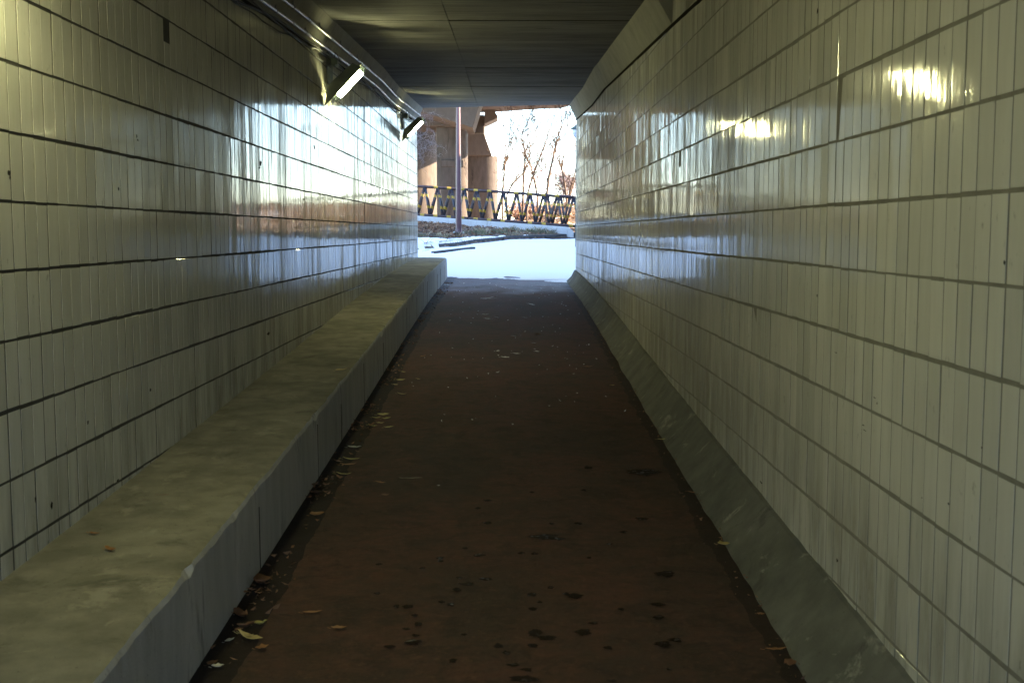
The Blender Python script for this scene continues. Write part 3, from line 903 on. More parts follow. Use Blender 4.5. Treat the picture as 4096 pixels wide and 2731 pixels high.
slab([(1640, 330), (1945, 330), (1891, 512), (1728, 461), (1640, 436)], 44.0, 2.6, MT['pier_l'], rB, 'crosshead')
slab([(1640, 340), (1889, 340), (1889, 512), (1743, 505), (1640, 500)], 46.7, 3.2, MT['pier_l'], rB, 'soffit_beam')
slab([(1762, 640), (1855, 640), (1855, 668), (1762, 668)], 46.93, .4, MT['pier'], rB, 'band')
rC = empty('bridge_pier', tuple(P(1926, 905, 60))); tag(rC, 'right bridge pier with tapered head, nearest the bare trees', 'bridge pier', 'bridge piers behind the barriers')
rounded(1840, 1990, P(1900, 624, 60).z, 60, 2.6, .6, MT['pier'], rC, 'column')
slab([(1800, 533), (1936, 533), (1968, 622), (1800, 622)], 59.6, 3.4, MT['pier_l'], rC, 'tapered_head')
slab([(1800, 460), (1937, 460), (1937, 533), (1800, 533)], 59.9, 3.0, MT['pier'], rC, 'bearing_block')
slab([(1938, 430), (1972, 430), (1990, 465), (1990, 472), (1937, 497)], 59.0, 2.0, MT['pier_l'], rC, 'bracket')
for px, D, lb in ((1395, 55, 'bridge pier standing well left of the tunnel mouth, seen only as reflection'), (1120, 50, 'farthest left bridge pier, hidden by the left wall')):
    r_ = empty('bridge_pier', tuple(P(px, 905, D))); tag(r_, lb, 'bridge pier', 'bridge piers behind the barriers')
    rounded(px - 75, px + 75, EZ + 6.1, D, 3.0, .7, MT['pier'], r_, 'column')
zd = EZ + 6.15
def dk(px, Y): 
    return Vector((P(px, 440, Y).x, Y, zd))
mb = MB(); mb.prism([Vector((-30, 39, zd)), Vector((9, 39, zd)), dk(2246, 58.3), dk(2130, 58.9), dk(1970, 60.3), Vector((-30, 64, zd))], (0, 0, 1.3))  # near part, out of view, carried forward to shade the pier fronts
o = mb.build('bridge_deck', MT['pier_l']); tag(o, 'underside of pale concrete bridge deck above the tunnel mouth', 'bridge')

# ------------------------------------------------------------------ bare trees
def tree(base_px, D, paths, label, r0, seed, mat='bark', drift=.6, side=2, dens=.95):
    """paths: traced limbs as photo points; each gets its own depth drift; twigs grow off them"""
    rg = random.Random(seed)
    b = P(base_px[0], base_px[1], D)
    gz = H(b.x, D)
    root = empty('bare_tree', (b.x, D, gz)); tag(root, label, 'tree', 'bare trees behind the barriers')
    off = Vector(root.location)
    first = True
    TW = MB()
    def twig(p, d, L, r, dep):
        n = 5; pts = [p]; dd = d.normalized()
        for k in range(n):
            dd = (dd + Vector((rg.gauss(0, .22), rg.gauss(0, .22), rg.gauss(.08, .2)))).normalized()
            pts.append(pts[-1] + dd * L / n)
            if dep > 0 and rg.random() < .5:
                e = (dd + Vector((rg.gauss(0, .8), rg.gauss(0, .8), rg.gauss(.3, .6)))).normalized()
                twig(pts[-1], e, L * rg.uniform(.35, .6), r * .55, dep - 1)
        TW.tube(pts, [max(.008, r * (1 - .7 * i / n)) for i in range(n + 1)], 4, False)
    for k, (ra, path, rb) in enumerate(paths):
        yy = D; pts = []
        dr = rg.uniform(-1, 1) * drift
        for i, (x, y) in enumerate(path):
            q = P(x, y, D + dr * i / len(path)); pts.append(q)
        if k == 0: pts = [Vector((pts[0].x, D, gz - .05))] + pts
        # smooth resample
        fine = []
        for i in range(len(pts) - 1):
            for t in (0, .33, .66): 
                fine.append(pts[i].lerp(pts[i+1], t) + Vector((rg.gauss(0, .006), rg.gauss(0, .01), 0)))
        fine.append(pts[-1])
        rs = [ra + (rb - ra) * (i / (len(fine) - 1)) for i in range(len(fine))]
        rs = [1.25 * r_ * (1 + .12 * rg.uniform(-1, 1)) for r_ in rs]
        mb = MB(); mb.tube([q - off for q in fine], rs, 8); mb.build('trunk' if k == 0 else 'limb', MT[mat], root, True)
        for i in range(3, len(fine)):
            if rg.random() < dens:
                d = (fine[i] - fine[i-1]).normalized()
                s_ = (d + Vector((rg.choice((-1, 1)) * rg.uniform(.3, .9), rg.uniform(-.6, .6), rg.uniform(-.1, .5)))).normalized()
                twig(fine[i] - off, s_, rg.uniform(.35, 1.1), rs[i] * .45, side)
        d = (fine[-1] - fine[-2]).normalized()
        twig(fine[-1] - off, d, 1.2, rb, 2)
    t = TW.build('twigs', MT[mat], root); tag(t, kind='stuff')
tree((2010, 770), 48, [(.034, [(2010, 780), (2016, 700), (2017, 655)], .028), (.022, [(2017, 655), (2030, 620), (2036, 582), (2040, 520), (2045, 480)], .008),
     (.020, [(2017, 660), (2045, 612), (2057, 580), (2080, 550), (2105, 500), (2125, 450)], .008), (.018, [(1988, 728), (2005, 692), (2017, 660)], .02)], 'forked bare sapling just right of the right bridge pier', .05, 1)
tree((2028, 768), 46, [(.030, [(2028, 780), (2050, 735), (2092, 695), (2112, 650)], .022), (.018, [(2112, 650), (2116, 600), (2120, 540), (2128, 470)], .007),
     (.020, [(2040, 755), (2065, 712), (2098, 655)], .012), (.012, [(2098, 655), (2112, 600), (2135, 570), (2165, 520)], .006)], 'low bare tree leaning hard right behind the barrier', .05, 2)
tree((2092, 770), 50, [(.044, [(2092, 785), (2094, 720), (2098, 660), (2100, 630)], .026), (.02, [(2100, 630), (2108, 580), (2115, 520), (2128, 450)], .006), (.018, [(2100, 632), (2080, 590), (2060, 540)], .005)], 'upright bare tree near the middle of the barrier', .06, 3)
tree((2108, 775), 45, [(.036, [(2108, 785), (2125, 725), (2140, 680), (2160, 628)], .026), (.024, [(2160, 628), (2180, 575), (2200, 510), (2215, 470), (2248, 430)], .008), (.014, [(2140, 690), (2150, 700), (2190, 660), (2215, 600)], .006)], 'bare tree curving right across the white sky', .05, 4)
tree((2150, 775), 49, [(.042, [(2150, 785), (2135, 710), (2122, 665), (2103, 622)], .024), (.018, [(2103, 622), (2098, 590), (2090, 560), (2072, 520)], .006), (.016, [(2122, 665), (2118, 620), (2122, 570), (2140, 500)], .006)], 'bare tree leaning left across its neighbours', .06, 5)
tree((2186, 775), 44, [(.050, [(2186, 790), (2195, 712), (2208, 652), (2222, 592)], .032), (.024, [(2222, 592), (2235, 550), (2245, 510), (2262, 455), (2275, 430)], .01), (.02, [(2222, 600), (2232, 640), (2245, 680)], .01)], 'stoutest bare tree, lit warm on its right side', .07, 6)
tree((2268, 790), 47, [(.042, [(2266, 795), (2258, 735), (2248, 680)], .03), (.024, [(2248, 680), (2255, 610), (2262, 540), (2270, 470), (2284, 430)], .008), (.016, [(2248, 690), (2232, 640), (2222, 600)], .008)], 'bare tree just left of the right wall corner', .06, 7)
tree((2276, 790), 52, [(.040, [(2274, 800), (2285, 745), (2300, 690), (2309, 630)], .02), (.03, [(2278, 790), (2292, 740), (2310, 700)], .018)], 'bare tree leaning behind the right wall corner', .06, 8)
tree((2060, 780), 70, [(.03, [(2060, 800), (2055, 740), (2040, 690)], .012), (.02, [(2075, 800), (2070, 740), (2062, 700)], .01)], 'thin far sapling between the two leftmost trees', .04, 9)

for i, (tx, ty, hh) in enumerate([(3.6, 43, 5.5), (4.6, 47, 6), (5.4, 42, 5), (6.4, 50, 7), (7.6, 45, 6), (9.0, 52, 7), (10.5, 47, 6.5), (12.5, 54, 7)]):
    pp_ = []
    for q in range(6):
        z_ = H(tx, ty) + hh * q / 5; x_ = tx + .12 * q * q * .3 * (1 if i % 2 else -.4)
        c_ = cam_project((x_, ty, z_)); pp_.append((c_[0], c_[1]))
    c3 = cam_project((tx + 1.4, ty, H(tx, ty) + hh * .9)); c4 = cam_project((tx - 1.3, ty, H(tx, ty) + hh * .8))
    tree(pp_[0], ty, [(.06, pp_[1:], .012), (.03, [pp_[2], c3[:2]], .01), (.03, [pp_[1], c4[:2]], .01)], ['short bare tree', 'leaning bare tree', 'low bare tree', 'tall bare tree', 'slim bare tree', 'taller bare tree', 'crooked bare tree', 'farthest bare tree'][i] + ' hidden beyond right wall, %s from the mouth' % ['nearest', 'second', 'third', 'fourth', 'fifth', 'sixth', 'seventh', 'last'][i], .06, 40 + i)
# far bush on the right, from many fine twigs and small clumps
def bush(px, py, D, rx, rz, label, n, seed, name='shrub', mat='shrub', leaf=.05):
    c = P(px, py, D); rg = random.Random(seed)
    root = empty(name, (c.x, D, H(c.x, D))); tag(root, label, 'shrub')
    off = Vector(root.location); v, f = [], []
    hz = c.z - off.z
    lobes = [(Vector((rg.uniform(-.6, .6) * rx, rg.uniform(-.4, .4) * rx, hz + rg.uniform(-.6, .6) * rz)), rg.uniform(.35, .6)) for _ in range(9)]
    for i in range(n):
        cc, s_ = rg.choice(lobes)
        d = Vector((rg.gauss(0, 1), rg.gauss(0, 1), rg.gauss(0, 1))).normalized() * (rg.random() ** .4)
        p = cc + Vector((d.x * rx * s_, d.y * rx * s_, d.z * rz * s_))
        a = Vector((rg.gauss(0, 1), rg.gauss(0, 1), rg.gauss(0, 1))).normalized() * leaf * rg.uniform(.5, 1.3)
        b = a.orthogonal().normalized() * leaf * .5
        k = len(v); v += [p - a, p + b, p + a, p - b]; f.append((k, k+1, k+2, k+3))
    tag(add('crown', v, f, MT[mat], root), kind='stuff')
    mb = MB()
    for k in range(7):
        q, _ = lobes[k % len(lobes)]
        mb.tube([(rg.uniform(-.1, .1), 0, -.1), tuple(Vector((q.x * .4, q.y * .4, hz * .5))), tuple(q)], [.04, .03, .01], 6)
    mb.build('stems', MT['bark'], root)
bush(2262, 745, 72, 1.0, 1.0, 'round mauve-brown shrub far behind the right end of the barrier', 5000, 3)
bush(2130, 850, 62, 2.2, .6, 'low rust coloured scrub on the bank behind the trees', 5000, 4, name='scrub', mat='lf_brown', leaf=.06)
bush(2262, 850, 54, 1.3, .5, 'rust coloured scrub patch below the mauve-brown shrub', 5000, 5, name='scrub', mat='twig', leaf=.05)
# far red crane boom and white van
c = P(2152, 700, 240)
root = empty('tower_crane', (c.x, 240, EZ)); tag(root, 'tiny red crane jib seen through the branches', 'crane')
off = Vector(root.location)
pp = [(2136, 681), (2169, 683), (2156, 703), (2140, 715), (2158, 705), (2165, 722)]
mb = MB()
for a, b in ((0, 1), (1, 2), (2, 3)): mb.tube([P(*pp[a], 240) - off, P(*pp[b], 240) - off], .10, 5)
mb.build('jib', MT['red'], root)
mb = MB(); mb.tube([P(2154, 704, 240) - off, Vector((P(2154, 704, 240).x - off.x, 0, -2))], .12, 5); mb.build('mast', MT['cap'], root)
c = P(2112, 868, 105)
root = empty('parked_van', (c.x, 105, H(c.x, 105))); tag(root, 'white van parked far beyond the fence and trees', 'van')
poly = [(-1.3, .25), (1.2, .25), (1.2, .8), (1.05, 1.05), (.75, 1.85), (.5, 2.0), (-1.2, 2.0), (-1.3, 1.8)]
hb = max(0, (P(2112, 865, 105).z - H(c.x, 105)))
mb = MB(); mb.prism([Vector((x, 0, z)) for x, z in poly], (0, 1.7, 0)); bevel(mb.build('body', MT['van'], root), .08)
for x0, x1 in ((-.9, -.2), (0, .6)):
    mb = MB(); mb.quadbox((x0, -.012, 1.2), (x1, .02, 1.65)); mb.build('window', MT['glass'], root)
for x0 in (-.85, .8):
    mb = MB(); mb.tube([(x0, -.05, .28), (x0, .2, .28)], .28, 14); mb.build('wheel', MT['black'], root)

# ------------------------------------------------------------------ vines, verge litter, twigs on snow
def vines():
    rg = random.Random(12)
    mb = MB()
    def strand(p, d, L, r, dep):
        n = 9; pts = [p]; dd = d.normalized(); curl = rg.uniform(-.45, .45)
        for k in range(n):
            dd = (Matrix.Rotation(curl + rg.gauss(0, .2), 3, 'Y') @ dd + Vector((0, rg.gauss(0, .1), -.03))).normalized()
            pts.append(pts[-1] + dd * L / n)
            if dep > 0 and rg.random() < .42:
                strand(pts[-1], (dd + Vector((rg.gauss(0, .8), rg.gauss(0, .3), rg.gauss(0, .8)))), L * rg.uniform(.3, .7), r * .7, dep - 1)
        mb.tube(pts, [max(.0011, r * (1 - .6 * i / n)) for i in range(n + 1)], 4, False)
    D = 22.6
    for (x, y, dx, dz, L) in ((1655, 530, 1, -.1, .55), (1655, 545, 1, -.45, .6), (1660, 560, 1, .1, .5), (1655, 575, 1, -.6, .55), (1660, 520, 1, .25, .4), (1650, 590, 1, .05, .6),
                              (1655, 605, 1, -.9, .4), (1650, 550, 1, 0, .7), (1655, 600, .9, .2, .5), (1662, 540, 1, -.2, .62), (1700, 560, 1, -.1, .4), (1655, 630, 1, -.7, .3), (1715, 575, 1, .3, .3), (1690, 590, 1, -.3, .35), (1660, 570, 1, .3, .45), (1665, 500, 1, -.8, .5)):
        strand(P(x, y, D + rg.uniform(-.3, .3)), Vector((dx, rg.uniform(-.2, .2), dz)), L, .0034, 2)
    o = mb.build('hanging_vine', MT['vine']); tag(o, 'tangle of dry grey vines hanging below the far lamp', 'vine', kind='thing')
vines()
def scatter(name, n, region, mat, sz, seed, label, up=.25, tone=None, cat=None):
    rg = random.Random(seed); v, f, t = [], [], []
    c = 0
    while c < n:
        x = rg.uniform(region[0], region[1]); y = rg.uniform(region[2], region[3])
        ok = region[4](x, y, rg)
        if not ok: continue
        c += 1
        z = (ok if not isinstance(ok, bool) else H(x, y)) + rg.uniform(0, .012)
        a = rg.uniform(0, 6.283); s_ = sz * rg.uniform(.5, 1.4)
        ux, uy = math.cos(a) * s_, math.sin(a) * s_
        wx, wy = -uy * .35, ux * .35
        k = len(v); h1, h2, h3 = rg.uniform(0, up) * s_, rg.uniform(0, up) * s_, rg.uniform(0, up) * s_ * 1.6
        v += [(x - ux, y - uy, z + h1), (x + wx, y + wy, z + h2), (x + ux, y + uy, z + h3), (x - wx, y - wy, z)]
        f += [(k, k+1, k+2), (k, k+2, k+3)]
        tn = rg.random() if tone is None else rg.uniform(*tone); t += [tn] * 4
    o = add(name, v, f, mat, attr=t); tag(o, label, kind='stuff'); return o
bare = lambda x, y: y > Yc(x) + .1 and y < Yw(x) and snowmask(x, y) < 0
def vl(x, y, rg):
    if not bare(x, y): return False
    n = mnoise.noise(Vector((x * 1.0, y * 1.6, 30)))
    return rg.random() < (.95 if x < -1.3 else .22) * (1 if n > -.12 else .25)
scatter('fallen_leaves', 7500, (-5.5, 2.2, 29, 37, vl), MT['lf_mix'], .045, 1, 'brown fallen leaves drifted on the verge below the low wall', up=.9)
scatter('fallen_leaves', 2600, (-1.5, 9, 39, 56, lambda x, y, rg: H(x, y) - EZ < 3), MT['lf_mix'], .10, 2, 'rusty leaf litter on the sunlit bank behind the barriers', up=.9, tone=(.5, 1))
def gutter(x, y, rg):
    lim = .05 + .10 * rg.random() ** 2
    if x > -1.10 + lim + .05: return False
    if mnoise.noise(Vector((x, y * 1.8, 3))) < .12 and rg.random() < .85: return False
    return fz(y)
scatter('leaf_litter', 620, (-1.1, -.85, 2.5, 20.5, gutter), MT['lf_mix'], .015, 3, 'crumbled leaf litter in the gutter along the ledge foot', up=.8, tone=(0, .75))
scatter('leaf_litter', 260, (.93, 1.05, 2.8, 19.5, lambda x, y, rg: fz(y) + .004 if rg.random() < (x - .93) * 8 else False), MT['lf_mix'], .009, 4, 'fine crumbs of litter against the foot of the right kerb', up=.8, tone=(.1, .8))
# grass on the verge
def grass():
    rg = random.Random(9); v, f, t = [], [], []
    for _ in range(170):
        for tr in range(20):
            x = rg.uniform(-2.4, 1.6); y = rg.uniform(30, 36)
            if bare(x, y) and y < Yc(x) + 2.2 and mnoise.noise(Vector((x * 1.4, y * 1.4, 11))) > -.05: break
        else: continue
        tone = rg.random() ** 1.5
        for b in range(12):
            px, py = x + rg.gauss(0, .05), y + rg.gauss(0, .05); z = H(px, py) - .01
            h = rg.uniform(.04, .14) * (1.5 if tone > .8 else 1); a = rg.uniform(0, 6.28); ln = rg.uniform(.2, .9) * h
            wx, wy = .004 * math.cos(a + 1.57), .004 * math.sin(a + 1.57)
            k = len(v)
            v += [(px - wx, py - wy, z), (px + wx, py + wy, z), (px + math.cos(a) * ln * .5, py + math.sin(a) * ln * .5, z + h * .7), (px + math.cos(a) * ln, py + math.sin(a) * ln, z + h)]
            f += [(k, k+1, k+2), (k+2, k+1, k+3)]; t += [min(1, max(0, tone + rg.gauss(0, .1)))] * 4
    o = add('verge_grass', v, f, MT['grass'], attr=t); tag(o, 'thin green and straw grass on the verge beyond the curb', kind='stuff')
grass()
# dry weed stalks
rg = random.Random(4)
def stalks(px, py, label, n):
    D = 34.0; c = P(px, py, D); c.z = H(c.x, c.y)
    mb = MB()
    for k in range(n):
        p = Vector((rg.gauss(0, .07), rg.gauss(0, .05), -.02)); pts = [p]; d = Vector((rg.gauss(0, .25), 0, 1)).normalized()
        for j in range(5): d = (d + Vector((rg.gauss(0, .12), 0, 0))).normalized(); pts.append(pts[-1] + d * rg.uniform(.05, .09))
        mb.tube(pts, [.0035, .003, .003, .0025, .002, .0015], 4, False)
    o = mb.build('weed_stalk', MT['vine']); o.location = c; tag(o, label, 'weed')
stalks(1890, 930, 'dry weed stalks just right of the mauve pole', 3)
stalks(1945, 935, 'dry weed stalks standing mid-verge right of the pole', 5)
# fallen branches by the pole
def branch(pts_px, r, label, name='fallen_branch', twigs=4, seed=1):
    rg2 = random.Random(seed); mb = MB(); pts = []
    for (x, y) in pts_px:
        r_ = ray(x, y); D = 24.0
        for D in np.arange(22, 37, .05):
            q = P(x, y, D)
            if q.z <= H(q.x, q.y) + .035: break
        pts.append(Vector((q.x, q.y, H(q.x, q.y) + .04 + rg2.uniform(0, .02))))
    mb.tube(pts, [r * (1 - .6 * i / (len(pts) - 1)) for i in range(len(pts))], 6)
    for k in range(twigs):
        i = rg2.randrange(len(pts) - 1); p = pts[i].lerp(pts[i+1], rg2.random())
        d = Vector((rg2.gauss(0, 1), rg2.gauss(0, 1), rg2.uniform(0, .5))).normalized(); q = [p]
        for j in range(4): d = (d + Vector((rg2.gauss(0, .3), rg2.gauss(0, .3), -.1))).normalized(); q.append(q[-1] + d * .05)
        mb.tube(q, [r * .5, r * .45, r * .4, r * .3, r * .2], 5, False)
    o = mb.build(name, MT['twig'], None, True); tag(o, label, 'branch')
branch([(1705, 944), (1745, 948), (1800, 958), (1850, 972)], .014, 'long fallen branch lying across the foot of the mauve pole', seed=2)
branch([(1757, 982), (1772, 973), (1790, 968), (1812, 969)], .010, 'short crooked branch on snow just left of the pole foot', seed=3)
branch([(1697, 985), (1705, 977), (1712, 967)], .009, 'dark stubby twig sticking out of snow near the left wall', twigs=3, seed=4)
branch([(1706, 991), (1720, 989), (1734, 987)], .007, 'thin dark twig lying flat on the snow', twigs=5, seed=5)
branch([(1701, 1006), (1710, 1003), (1719, 1000)], .006, 'lowest tiny twig on the snow above the ledge end', twigs=2, seed=6)
branch([(1672, 935), (1690, 938), (1730, 943)], .012, 'tangled brushwood on leaves by the left wall end', twigs=16, seed=7)

# ------------------------------------------------------------------ leaves, litter and wet patches inside
def on_surface(px, py, fn):
    lo, hi = 2.0, 24.0
    for _ in range(60):
        D = (lo + hi) / 2; q = P(px, py, D)
        if q.z > fn(q.y): lo = D
        else: hi = D
    q.z = fn(q.y); return q
LG = 'fallen leaves in the passage'
def leaf(px, py, L, wd, ang, mat, label, fn=fz, curl=.3, seed=0, cat='leaf', name='leaf', lift=.004):
    rg = random.Random(seed + int(px)); p = on_surface(px, py, fn)
    n = 7; v, f = [], []
    prof = [0.05, .55, .9, 1, .85, .5, .04]
    for i in range(n):
        t = i / (n - 1); x = (t - .5) * L
        w_ = prof[i] * wd / 2 * rg.uniform(.85, 1.15)
        bz_ = curl * L * ((t - .5) ** 2) * 1.3 + rg.uniform(0, .003)
        v += [(x, -w_, bz_ + curl * w_ * .9), (x + rg.uniform(-.002, .002), 0, bz_), (x, w_, bz_ + curl * w_ * rg.uniform(.5, 1.5))]
    for i in range(n - 1):
        for k in range(2): f.append((i*3+k, i*3+k+1, (i+1)*3+k+1, (i+1)*3+k))
    b = len(v)
    v += [(-L/2, -.0012, .002), (-L/2, .0012, .002), (-L*.72, .001, .006), (-L*.72, -.001, .006)]; f.append((b, b+1, b+2, b+3))
    o = add(name, v, f, mat, None, True)
    o.location = p + Vector((0, 0, lift)); o.rotation_euler = (rg.gauss(0, .1), rg.gauss(0, .1), ang)
    m_ = o.modifiers.new('thick', 'SOLIDIFY'); m_.thickness = .0008
    tag(o, label, cat, LG); return o
leaf(82, 2215, .105, .034, .35, MT['lf_orange'], 'large orange-brown leaf on the ledge against the left wall', bz, .25)
leaf(377, 2139, .045, .018, -.2, MT['lf_orange'], 'small orange leaf, farther of two on the ledge', bz, .4)
leaf(441, 2206, .055, .026, -.5, MT['lf_orange'], 'curled orange leaf beside a dark stain on the ledge', bz, .7)
leaf(1365, 1483, .085, .05, .1, MT['lf_straw'], 'pale yellow leaf lying far along the ledge', bz, .3)
leaf(1050, 1126, .06, .03, .1, MT['lf_brown'], 'small brown leaf on the far ledge by the wall', bz, .3)
leaf(655, 1983, .05, .009, .1, MT['lf_brown'], 'thin dark twig-like leaf on the ledge', bz, .1)
leaf(1268, 2063, .075, .055, .2, MT['lf_orange'], 'broad orange leaf on the floor close to the ledge', fz, .5)
leaf(1045, 2338, .085, .07, .8, MT['lf_brown'], 'crumpled red-brown leaf in the gutter below the ledge', fz, .9)
leaf(1000, 2556, .115, .035, -.45, MT['lf_straw'], 'split straw-coloured leaf in the near litter heap', fz, .5)
leaf(985, 2548, .09, .02, -.75, MT['lf_straw'], 'narrow straw strip crossing the split leaf', fz, .6)
leaf(917, 2566, .055, .02, 1.1, MT['lf_grey'], 'silver grey leaf beside the split straw leaf', fz, .3)
leaf(948, 2455, .05, .03, 1.4, MT['lf_grey'], 'pale grey leaf standing in the gutter above the litter heap', fz, .6)
leaf(985, 2512, .07, .045, .4, MT['lf_brown'], 'dark brown leaf at the top of the litter heap', fz, .8)
leaf(962, 2470, .08, .05, -.6, MT['lf_brown'], 'curled brown leaf above the litter heap', fz, .9)
leaf(1040, 2500, .06, .03, .1, MT['lf_yellow'], 'small yellow leaf right of the litter heap', fz, .7)
leaf(1048, 2596, .05, .03, .2, MT['lf_orange'], 'orange leaf fragment just below the litter heap', fz, .5)
leaf(872, 2672, .045, .025, .2, MT['paper'], 'white scrap in the nearest stretch of gutter', fz, .6)
leaf(848, 2660, .05, .03, .9, MT['lf_brown'], 'brown scrap beside the white scrap in the gutter', fz, .6)
leaf(1250, 2452, .08, .018, -.1, MT['lf_orange'], 'thin orange leaf alone on the floor', fz, .2)
leaf(1355, 2518, .062, .034, -.1, MT['lf_orange'], 'tan leaf alone on the floor near the bottom edge', fz, .4)
leaf(2894, 2180, .062, .055, .1, MT['lf_straw'], 'round tan leaf on the foot of the right kerb', lambda y: fz(y) + .02, .3)
leaf(3104, 2600, .085, .022, .15, MT['lf_orange'], 'long orange leaf lying at the foot of the right kerb', lambda y: fz(y) + .01, .2)
leaf(3160, 2662, .055, .045, 1.2, MT['lf_brown'], 'brown leaf tucked under the right kerb, nearest one', lambda y: fz(y) + .01, .6)
leaf(3042, 2460, .035, .018, .2, MT['lf_orange'], 'tiny orange leaf by the right kerb', lambda y: fz(y) + .01, .3)
leaf(2765, 1972, .05, .02, .2, MT['lf_orange'], 'small orange leaf midway along the right kerb foot', lambda y: fz(y) + .01, .3)
leaf(2645, 1760, .06, .022, .2, MT['lf_yellow'], 'small yellow leaf against the right kerb', lambda y: fz(y) + .008, .3)
ang = 0
for i, (x, y, L, mt, lb) in enumerate([
    (1405, 1840, .11, 'lf_yellow', 'long yellow leaf pointing out of the gutter'), (1352, 1848, .07, 'lf_brown', 'dark red leaf at the end of a long yellow leaf'),
    (1393, 1862, .10, 'lf_orange', 'slim orange leaf just below the long yellow leaf'), (1375, 1900, .10, 'lf_yellow', 'yellowish leaf trailing out of the gutter'),
    (1533, 1662, .09, 'lf_yellow', 'topmost leaf of the yellow leaf cluster by the ledge'), (1545, 1677, .07, 'lf_yellow', 'right-hand leaf of the yellow leaf cluster'),
    (1505, 1674, .07, 'lf_yellow', 'left leaf of the yellow leaf cluster by the ledge'), (1520, 1695, .06, 'lf_straw', 'middle leaf low in the yellow leaf cluster'),
    (1490, 1706, .07, 'lf_yellow', 'lowest leaf of the yellow leaf cluster'), (1555, 1712, .07, 'lf_yellow', 'yellow leaf just clear of the cluster to its right'),
    (1607, 1579, .08, 'lf_straw', 'straw leaf on the floor above the yellow cluster'), (1582, 1541, .05, 'lf_straw', 'small pale leaf at the gutter edge, above the straw leaf'),
    (1602, 1523, .08, 'lf_yellow', 'yellow leaf at the gutter edge farther up'), (1672, 1518, .04, 'lf_straw', 'tiny pale leaf out on the floor'),
    (1612, 1490, .05, 'lf_yellow', 'small yellow leaf, farthest of the gutter edge ones'), (1693, 1427, .06, 'lf_orange', 'orange leaf fragment far along the floor'),
    (1520, 1934, .06, 'lf_orange', 'orange curled leaf on the open floor'), (1540, 1984, .05, 'lf_brown', 'brown leaf on the open floor near a pale straw'),
    (1418, 1793, .09, 'lf_grey', 'pale grey straw across the gutter edge'), (1365, 1480, .02, 'lf_yellow', None),
    (2350, 1470, .10, 'lf_brown', 'brown leaf on the floor near the right kerb, farther one'), (2450, 1543, .04, 'lf_yellow', 'yellow scrap on the floor near the right kerb'),
    (2150, 1339, .09, 'lf_brown', 'slim brown leaf far down the middle of the floor')]):
    if lb: leaf(x, y, L, L * (.22 if i < 4 else .38), random.uniform(-.35, .35), MT[mt], lb, fz, .4, seed=i)
# bright scraps
for i, (x, y, L, w_, lb) in enumerate([
    (2065, 1417, .085, .03, 'white paper stub on the dark floor, middle of passage'), (2020, 1432, .09, .05, 'crumpled white scrap left of a paper stub'),
    (1992, 1406, .035, .035, 'round white bit farther up than the crumpled scrap'), (1990, 1491, .05, .025, 'small white scrap, nearest of the bright ones'),
    (1950, 1195, .20, .03, 'pale flat stick, left of two near the far mouth'), (1965, 1196, .17, .025, 'pale flat stick, right of two near the far mouth'),
    (2126, 1220, .10, .05, 'white scrap in the middle near the far mouth'), (1988, 1272, .06, .05, 'white scrap left of centre under the far wet sheen'),
    (2055, 1346, .05, .03, 'tiny white scrap halfway down the floor'), (1942, 1260, .09, .03, 'pale scrap beyond the halfway white bit'),
    (1786, 1141, .10, .05, 'white scrap in the gutter at the far ledge end'), (1950, 1277, .08, .03, 'peach scrap on the far dark floor'),
    (2136, 1374, .05, .03, 'white scrap right of centre, upper of a pair'), (2148, 1408, .05, .03, 'white scrap right of centre, lower of a pair'),
    (1776, 1175, .10, .03, 'pale curl in the gutter near the far end'), (1577, 1793, .0, .0, None), (2100, 1272, .06, .03, 'speck of white paper near far mouth, right side'),
    (1755, 1945, .014, .012, 'single white pellet on the open floor')]):
    if lb: leaf(x, y, L, w_, random.uniform(-.3, .3), MT['paper'], lb, fz, .25, seed=i, cat='scrap', name='litter_scrap')['group'] = 'litter on the floor'
leaf(1652, 1914, .11, .008, .05, MT['stick'], 'thin straw lying across the open floor', fz, .02, cat='straw', name='straw')
# fine pale specks far along the floor
scatter('floor_specks', 170, (-.85, .95, 8, 20, lambda x, y, rg: fz(y) + .006), MT['paper'], .010, 17, 'fine pale specks scattered on the far floor', up=.9)

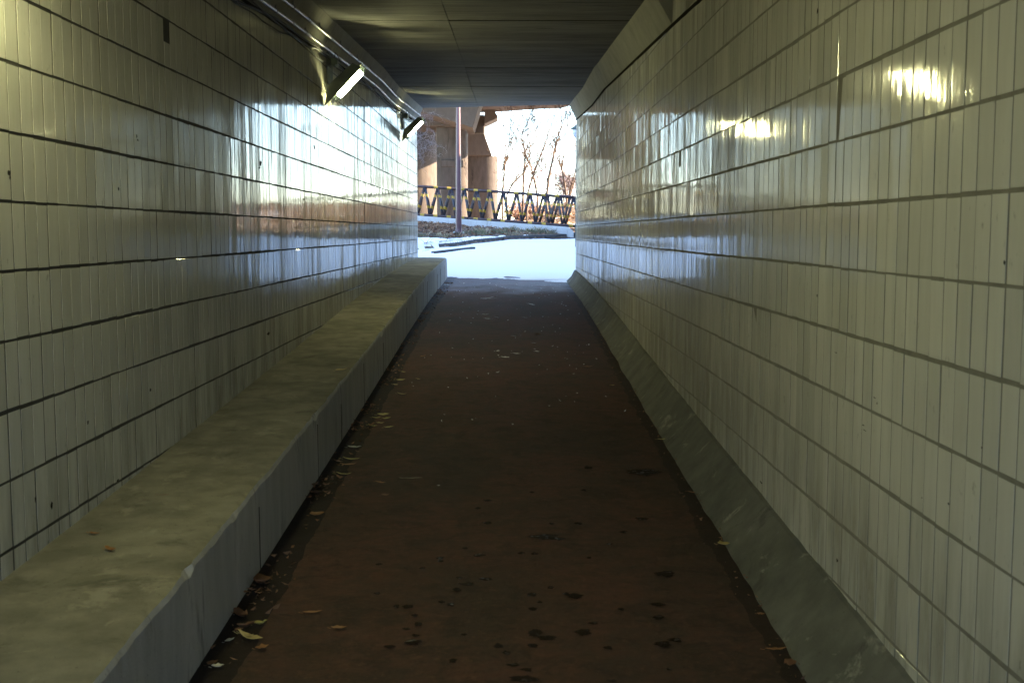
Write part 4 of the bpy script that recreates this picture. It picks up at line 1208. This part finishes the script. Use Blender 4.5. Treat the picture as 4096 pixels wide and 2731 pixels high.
def puddles():
    spots = [(1950,2095,36,12),(2180,2150,110,22),(2230,2160,60,10),(2570,1893,130,26),(2355,1875,45,12),(2565,2078,58,12),(2495,2132,30,10),(2315,2098,36,10),(2437,2180,22,8),
      (1918,2225,46,12),(2085,2216,30,10),(2138,2218,34,9),(2355,2235,26,8),(1760,2236,36,12),(1762,2248,28,10),(1690,2277,26,9),(1944,2320,50,12),(1836,2315,26,8),(1870,2340,70,14),
      (1828,2364,38,16),(2204,2355,28,11),(2130,2384,44,16),(2265,2380,30,12),(2302,2388,70,20),(2658,2299,86,26),(2628,2422,58,14),(2484,2441,26,10),(2634,2474,46,18),
      (1765,2412,28,10),(1804,2424,34,14),(2132,2440,38,14),(2158,2412,28,9),(1586,2430,26,12),(1632,2431,44,16),(1660,2466,28,12),(1672,2500,34,16),(1624,2520,34,12),
      (1650,2572,86,20),(1662,2546,38,12),(1556,2590,42,12),(1854,2543,26,9),(2140,2536,66,30),(2190,2556,80,22),(2332,2533,64,26),(2374,2497,36,12),(1994,2587,42,20),(2130,2587,44,18),
      (2026,2616,36,16),(2434,2596,38,14),(2650,2582,70,20),(2700,2565,56,14),(2050,2664,46,16),(2106,2684,50,12),(2678,2682,28,10),(1813,2647,34,20),(2445,2728,40,10),(2090,2720,110,30),
      (1510,2378,26,9),(1515,2261,26,9),(1860,2196,20,8),(2205,2098,24,8),(2336,1964,20,8),(1950,2005,34,8),(1912,2036,26,8),(2128,1972,24,6),
      (375,2186,0,0)]
    v, f, tt = [], [], []
    rg = random.Random(2)
    for (x, y, w_, h) in spots:
        if not w_: continue
        p = on_surface(x, y, fz); q = on_surface(x + w_ / 2, y, fz); u = on_surface(x, y - h / 2, fz)
        a = (q.x - p.x); b = min(abs(u.y - p.y), a * 1.3)
        n = 22; k = len(v); ph = rg.uniform(0, 9)
        v.append((p.x, p.y, fz(p.y) + .0078)); tt.append(1.0)
        for ring, tn in ((.62, 1.0), (1.25, 0.0)):
            for i in range(n):
                t = 6.2832 * i / n
                rr = ring * (1 + .5 * mnoise.noise(Vector((math.cos(t) * 1.3 + ph, math.sin(t) * 1.3, ph))) + .3 * mnoise.noise(Vector((math.cos(t) * 3.5, math.sin(t) * 3.5 + ph, 1))))
                xx, yy = p.x + a * rr * math.cos(t), p.y + b * rr * math.sin(t)
                v.append((xx, yy, fz(yy) + .0070)); tt.append(tn)
        for i in range(n):
            j = (i + 1) % n
            f.append((k, k+1+i, k+1+j)); f.append((k+1+i, k+1+n+i, k+1+n+j, k+1+j))
    o = add('wet_patches', v, f, MT['wet'], None, True, attr=tt); tag(o, 'dark wet spots dotted over the near floor', kind='stuff')
puddles()

# old chips and scuffs on the tiles
def marks(side, pts, mat, label):
    xf = xl if side < 0 else xr
    v, f = [], []
    for (px, py, w_, h) in pts:
        r_ = ray(px, py); D = 5.0
        for _ in range(6):
            D = xf(D) / (r_.x / r_.y)
        z = EZ + r_.z / r_.y * D; s_ = D * D / (FPX * abs(xf(D))); a, b = w_ / 2 * s_, h / 2 * D / FPX
        n = 14; k = len(v); ph = px * .37; a *= .75; b *= .75
        X = xf(D) - side * .0016
        v.append((X, D, z))
        for i in range(n):
            t = 6.2832 * i / n; rr = 1 + .8 * mnoise.noise(Vector((math.cos(t) * 2 + ph, math.sin(t) * 2, ph)))
            v.append((X, D + a * rr * math.cos(t), z + b * rr * math.sin(t)))
        for i in range(n): f.append((k, k+1+i, k+1+(i+1) % n))
    o = add('tile_chips', v, f, mat); tag(o, label, kind='stuff')
marks(-1, [(35, 692, 18, 26), (38, 712, 8, 22), (1042, 655, 10, 26), (1037, 672, 8, 12), (473, 755, 8, 18), (545, 545, 6, 20), (550, 560, 8, 10), (1257, 590, 7, 28), (140, 1995, 9, 30), (205, 2020, 12, 40), (1072, 1335, 14, 16), (350, 1690, 10, 20), (470, 1920, 14, 12), (600, 1560, 8, 16)], MT['gap_and_shade'], 'small dark chips and scuffs on the left tiles')
marks(1, [(3500, 1590, 14, 5), (3510, 1612, 5, 12), (3455, 1700, 12, 5), (3460, 1720, 16, 5), (3797, 2014, 10, 12), (4020, 1052, 10, 26), (3272, 45, 6, 30), (3045, 1928, 12, 8), (3270, 1182, 5, 16), (3690, 1990, 6, 6), (3350, 2240, 8, 24), (3930, 1790, 10, 10), (3345, 1410, 10, 4)], MT['gap_and_shade'], 'small dark chips and scuffs on the right tiles')
